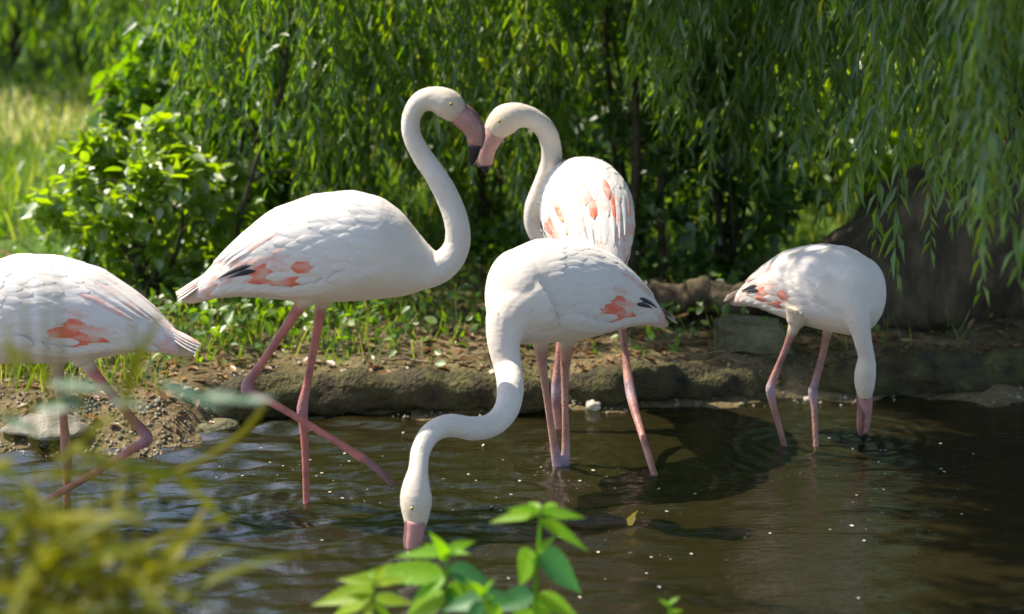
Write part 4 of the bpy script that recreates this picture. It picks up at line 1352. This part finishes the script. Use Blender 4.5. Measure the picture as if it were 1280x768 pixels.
# ------------------------------------------------------------------ foreground plants
def leaf_mesh(L, Wd, mat, curl=.15, nu=8, nv=5, teeth=0.0):
    V, F = [], []
    for i in range(nu):
        t = i / (nu - 1)
        w = Wd * .5 * math.sin(math.pi * t ** .62) ** 1.05 * (1 - .25 * t) * 1.1 * (1 - teeth * (i % 2)) if 0 < t < 1 else .0006
        for j in range(nv):
            v = (j / (nv - 1) - .5) * 2
            V.append((L * t, w * v, -curl * L * t * t + .10 * w * abs(v) * 2 + .004 * math.sin(i * 2.1) * abs(v)))
    for i in range(nu - 1):
        for j in range(nv - 1):
            a = i * nv + j
            F.append((a, a + nv, a + nv + 1, a + 1))
    me = poly_mesh('leaf', V, F); me.materials.append(mat)
    return me


def blade_mesh(L, Wd, bend, mat):
    V, F = [], []
    nu = 14
    p = np.zeros(3); ang = 0
    for i in range(nu):
        t = i / (nu - 1)
        w = Wd * .5 * min(1, .5 + 2 * t) * (1 - t ** 2.5) + .0004
        side = np.array([0, 1.0, 0])
        nrm = np.array([-math.cos(ang), 0, math.sin(ang)])
        for v in (-1, 0, 1):
            V.append(p + side * w * v - nrm * w * .25 * (1 - abs(v)))
        ang = bend * t ** 1.7
        p = p + np.array([math.sin(ang), 0, math.cos(ang)]) * L / nu
    for i in range(nu - 1):
        for j in range(2):
            a = i * 3 + j
            F.append((a, a + 1, a + 4, a + 3))
    me = poly_mesh('blade', V, F); me.materials.append(mat)
    return me


WL = [leaf_mesh(1, .30, M['weed'], .12, 21, 5, .16), leaf_mesh(1, .38, M['weed'], .25, 21, 5, .16), leaf_mesh(1, .70, M['weed'], .2, 21, 5, .16), leaf_mesh(1, .48, M['weed'], .2, 21, 5, .16), leaf_mesh(1, .50, M['weed_dark'], .18, 21, 5, .16), leaf_mesh(1, .36, M['weed_pale'], .18, 21, 5, .16)]


def px_leaf(parent, g, me, a, b_, e, f, Yd, dY=0.0, face=.6, roll=0.0):
    """a leaf from one point to another, its upper face turned a little to the light"""
    p0, p1 = U(a, b_, Yd), U(e, f, Yd + dY)
    d = p1 - p0
    x = d.normalized()
    n = Vector((roll, -face, 1.0)); n = (n - x * n.dot(x)).normalized()
    y = n.cross(x)
    o = link('leaf', me, None, parent)
    mt = Matrix((x, y, n)).transposed().to_4x4()
    o.matrix_local = Matrix.Translation(p0 - g) @ mt @ Matrix.Scale(d.length, 4)
    return o


def weed(label, stem, leaves, Yd):
    rng = random.Random(len(label))
    P = [U(a, b_, Yd) for a, b_ in stem]
    g = Vector((P[-1].x, P[-1].y, 0)); g.z = float(hgt(g.x, g.y)) - .02
    root = empty('leafy_weed', g); tag(root, label, 'weed')
    c = catmull([tuple(p - g) for p in P] + [(0, 0, 0)], 20)
    V, F = loft(c, np.linspace(.003, .007, 20), 8)
    link('stem', poly_mesh('weed_stem', V, F), M['weed'], root)
    for (a, b_, e, f, k) in leaves:
        px_leaf(root, g, WL[k], a, b_, e, f, Yd + rng.uniform(-.015, .015), rng.uniform(-.06, .05), rng.uniform(.4, 1.1), rng.uniform(-.4, .4))
    return root


weed('tall nettle-like weed with opposite bright leaves standing clear above the others', [(676, 634), (674, 670), (670, 720), (668, 775)],
     [(674, 640, 610, 650, 0), (674, 638, 634, 634, 0), (675, 636, 658, 624, 1), (677, 636, 694, 625, 1), (677, 640, 734, 645, 0), (676, 650, 740, 686, 0),
      (668, 690, 640, 734, 2), (672, 692, 738, 740, 4), (668, 742, 604, 762, 4), (670, 745, 730, 770, 3), (672, 690, 690, 672, 1), (668, 700, 650, 690, 1), (668, 760, 700, 790, 3), (668, 765, 630, 790, 2)], 4.35)
weed('bright weed with a star of narrow top leaves under the dipped bill', [(560, 684), (558, 720), (556, 775)],
     [(560, 690, 492, 692, 0), (560, 688, 596, 672, 1), (560, 690, 530, 678, 1), (561, 690, 585, 690, 0), (560, 712, 622, 728, 4), (560, 714, 590, 738, 0), (556, 718, 442, 714, 0),
      (556, 722, 510, 748, 3), (556, 740, 596, 768, 4), (556, 742, 500, 772, 2), (558, 700, 545, 668, 1), (558, 735, 620, 750, 3)], 4.3)
weed('low yellow-green weed with ragged pale leaves, second from the tall weed', [(468, 720), (466, 745), (464, 780)],
     [(468, 728, 420, 722, 5), (468, 738, 386, 752, 5), (468, 745, 406, 768, 5), (468, 730, 510, 720, 5), (468, 748, 520, 752, 5), (466, 752, 450, 785, 5), (468, 724, 484, 704, 5), (467, 740, 430, 738, 5), (467, 755, 500, 785, 0)], 4.25)
weed('low weed with broad bluish leaves under the bright weeds', [(604, 742), (602, 765), (602, 785)],
     [(604, 748, 550, 760, 4), (604, 748, 650, 744, 4), (604, 752, 580, 785, 4), (604, 752, 640, 785, 2), (604, 745, 612, 722, 1), (604, 745, 590, 725, 1)], 4.15)
weed('single small weed tip just rising out of the margin', [(836, 752), (838, 770), (838, 785)],
     [(836, 755, 848, 745, 1), (836, 757, 824, 748, 1), (838, 765, 856, 762, 0)], 4.3)

# reeds on the near bank: stalks that carry long narrow leaves
RL = [leaf_mesh(1, .10, M['reed'], c_) for c_ in (.1, .25, .45)]
def reeds(label, spots, Yd, rng, nleaf, extra=()):
    P0 = U(spots[0][0], 700, Yd)
    g = Vector((P0.x, P0.y, 0)); g.z = float(hgt(g.x, g.y)) - .02
    root = empty('reed_clump', g); tag(root, label, 'reeds', 'reed clumps on the near bank')
    for (px, py) in spots:
        t = U(px, py, Yd + rng.uniform(-.15, .15))
        b_ = Vector((t.x + rng.uniform(-.08, .08), t.y + rng.uniform(-.08, .08), g.z))
        path = catmull([tuple(b_ - g), tuple((b_ + t) / 2 - g + Vector((rng.uniform(-.03, .03), 0, 0))), tuple(t - g)], 14)
        V, F = loft(path, np.linspace(.0045, .0014, 14) * (1.6 if nleaf == 0 else 1), 6)
        link('stalk', poly_mesh('reed_stalk', V, F), M['reed'], root)
        for i in range(nleaf):
            f = 1 - i / max(1, nleaf) * .5
            q = Vector([float(np.interp(f, np.linspace(0, 1, 14), path[:, k])) for k in range(3)])
            a = rng.uniform(0, 6.3); up = rng.uniform(-.5, .9)
            d = Vector((math.cos(a), math.sin(a) * .7, up)).normalized()
            n = Vector((0, -.4, 1)); n = (n - d * n.dot(d)).normalized(); y = n.cross(d)
            o = link('leaf', RL[rng.randrange(3)], None, root)
            L = rng.uniform(.14, .30)
            o.matrix_local = Matrix.Translation(q) @ Matrix((d, y, n)).transposed().to_4x4() @ Matrix.Scale(L, 4)
    for (a, b_, e, f) in extra:
        px_leaf(root, g, RL[rng.randrange(3)], a, b_, e, f, Yd, rng.uniform(-.05, .05), .9)
    return root


rr = random.Random(4)
reeds('dense clump of yellow-green reeds, the outermost one on the near bank', [(rr.uniform(-40, 90), rr.uniform(560, 700)) for i in range(18)], 3.1, rr, 5)
reeds('loose clump of arching reeds bending over the sparkling water', [(rr.uniform(60, 180), rr.uniform(600, 740)) for i in range(10)], 3.2, rr, 5,
      [(90, 575, 232, 592), (150, 580, 290, 606), (200, 580, 302, 652), (190, 585, 188, 650), (215, 660, 275, 682), (165, 670, 210, 745), (205, 650, 225, 700), (110, 590, 60, 560), (120, 600, 170, 660)])
reeds('thin clump of tall bare reed stalks in front of the pink-tailed flamingo', [(28, 350), (52, 335), (70, 345), (98, 480), (150, 425), (165, 400), (12, 440), (120, 520)], 3.2, rr, 0,
      [(158, 500, 168, 405), (150, 510, 200, 375), (20, 470, 5, 395), (60, 480, 20, 430), (0, 430, 60, 470)])
reeds('short clump of bent reeds nearest the leafy weeds', [(rr.uniform(150, 215), rr.uniform(690, 770)) for i in range(6)], 3.15, rr, 5)

# osier shoot with grey-green leaves leaning in over the water
OL = leaf_mesh(1, .17, M['osier'], .10)
YO = 3.3
rows = [(-60, 560, YO, 2.4), (40, 510, YO, 2.2), (140, 484, YO, 1.9), (230, 486, YO, 1.6), (310, 502, YO, 1.2)]
P, r = px_path(rows)
g = Vector((P[0][0] - .1, P[0][1] - .05, 0)); g.z = float(hgt(g.x, g.y)) - .02
P = np.vstack([np.array(g), (np.array(g) + P[0]) / 2 + (-.05, 0, .1), P]); r = np.concatenate([[.006, .005], r])
c = catmull(np.column_stack([P, r]), 44)
root = empty('osier_shoot', g); tag(root, 'grey-green osier shoot arching sideways across the reeds', 'shoot')
V, F = loft(c[:, :3] - np.array(g), c[:, 3], 8)
link('stem', poly_mesh('osier_stem', V, F), M['reed'], root)
for (a, b_, e, f) in [(40, 512, 125, 502), (60, 478, 150, 486), (135, 500, 190, 508), (70, 490, 122, 512), (200, 478, 285, 512), (215, 484, 262, 508), (250, 492, 330, 502), (300, 500, 345, 496), (0, 520, 60, 545)]:
    px_leaf(root, g, OL, a, b_, e, f, YO, -.04, .9)
# bent yellow reed stalk
P, r = px_path([(60, 690, 3.6, 4), (180, 610, 3.6, 4), (250, 578, 3.6, 4), (300, 545, 3.6, 4.2), (326, 515, 3.6, 3.6), (332, 504, 3.6, 2)])
g = Vector((P[0][0] - .12, P[0][1], 0)); g.z = float(hgt(g.x, g.y)) - .02
c = catmull(np.column_stack([np.vstack([np.array(g), P]), np.concatenate([[.006], r])]), 36)
V, F = loft(c[:, :3] - np.array(g), c[:, 3], 8)
tag(link('reed_stalk', poly_mesh('reed_stalk', V, F), M['reed'], None, g), 'single bent yellow reed stalk slanting over the water', 'reed')

# ------------------------------------------------------------------ things afloat, and glint specks
YLf = leaf_mesh(.055, .03, M['yellow'], -.5)
p = W(785, 660)
o = link('floating_leaf', YLf, None, None, (p.x, p.y, .008)); o.rotation_euler = (.9, -.6, 1.2)
tag(o, 'curled yellow leaf afloat right of the tall weed', 'leaf')
p = W(655, 505)
n = 330  # pale specks that imitate sun glints and bubbles on the water
cl = np.array([(430, 600, 60, 25), (600, 596, 55, 22), (690, 640, 50, 30), (1000, 630, 90, 35), (1150, 610, 60, 40), (760, 700, 120, 40), (300, 590, 60, 20), (640, 640, 400, 70)])
ci = RNG.integers(0, len(cl), n)
qx = cl[ci, 0] + RNG.normal(0, 1, n) * cl[ci, 2]; qy = np.clip(cl[ci, 1] + RNG.normal(0, 1, n) * cl[ci, 3], 535, 790) 
Pp = np.array([tuple(W(a, b_)) for a, b_ in zip(qx, qy)]); Pp[:, 2] = .0045
L = .003 + .016 * RNG.uniform(0, 1, n) ** 5
V, F = leaf_cloud(LEAF_BROAD, Pp, unit(n) * np.array([1, 1, .1]), np.tile([0, 0, 1.], (n, 1)), L, L * .7)
tag(link('glint_specks', mesh_np('glint_specks', V, F), M['pale_stone']), 'pale specks imitating sun glints and bubbles on the pond', 'glints', kind='stuff')
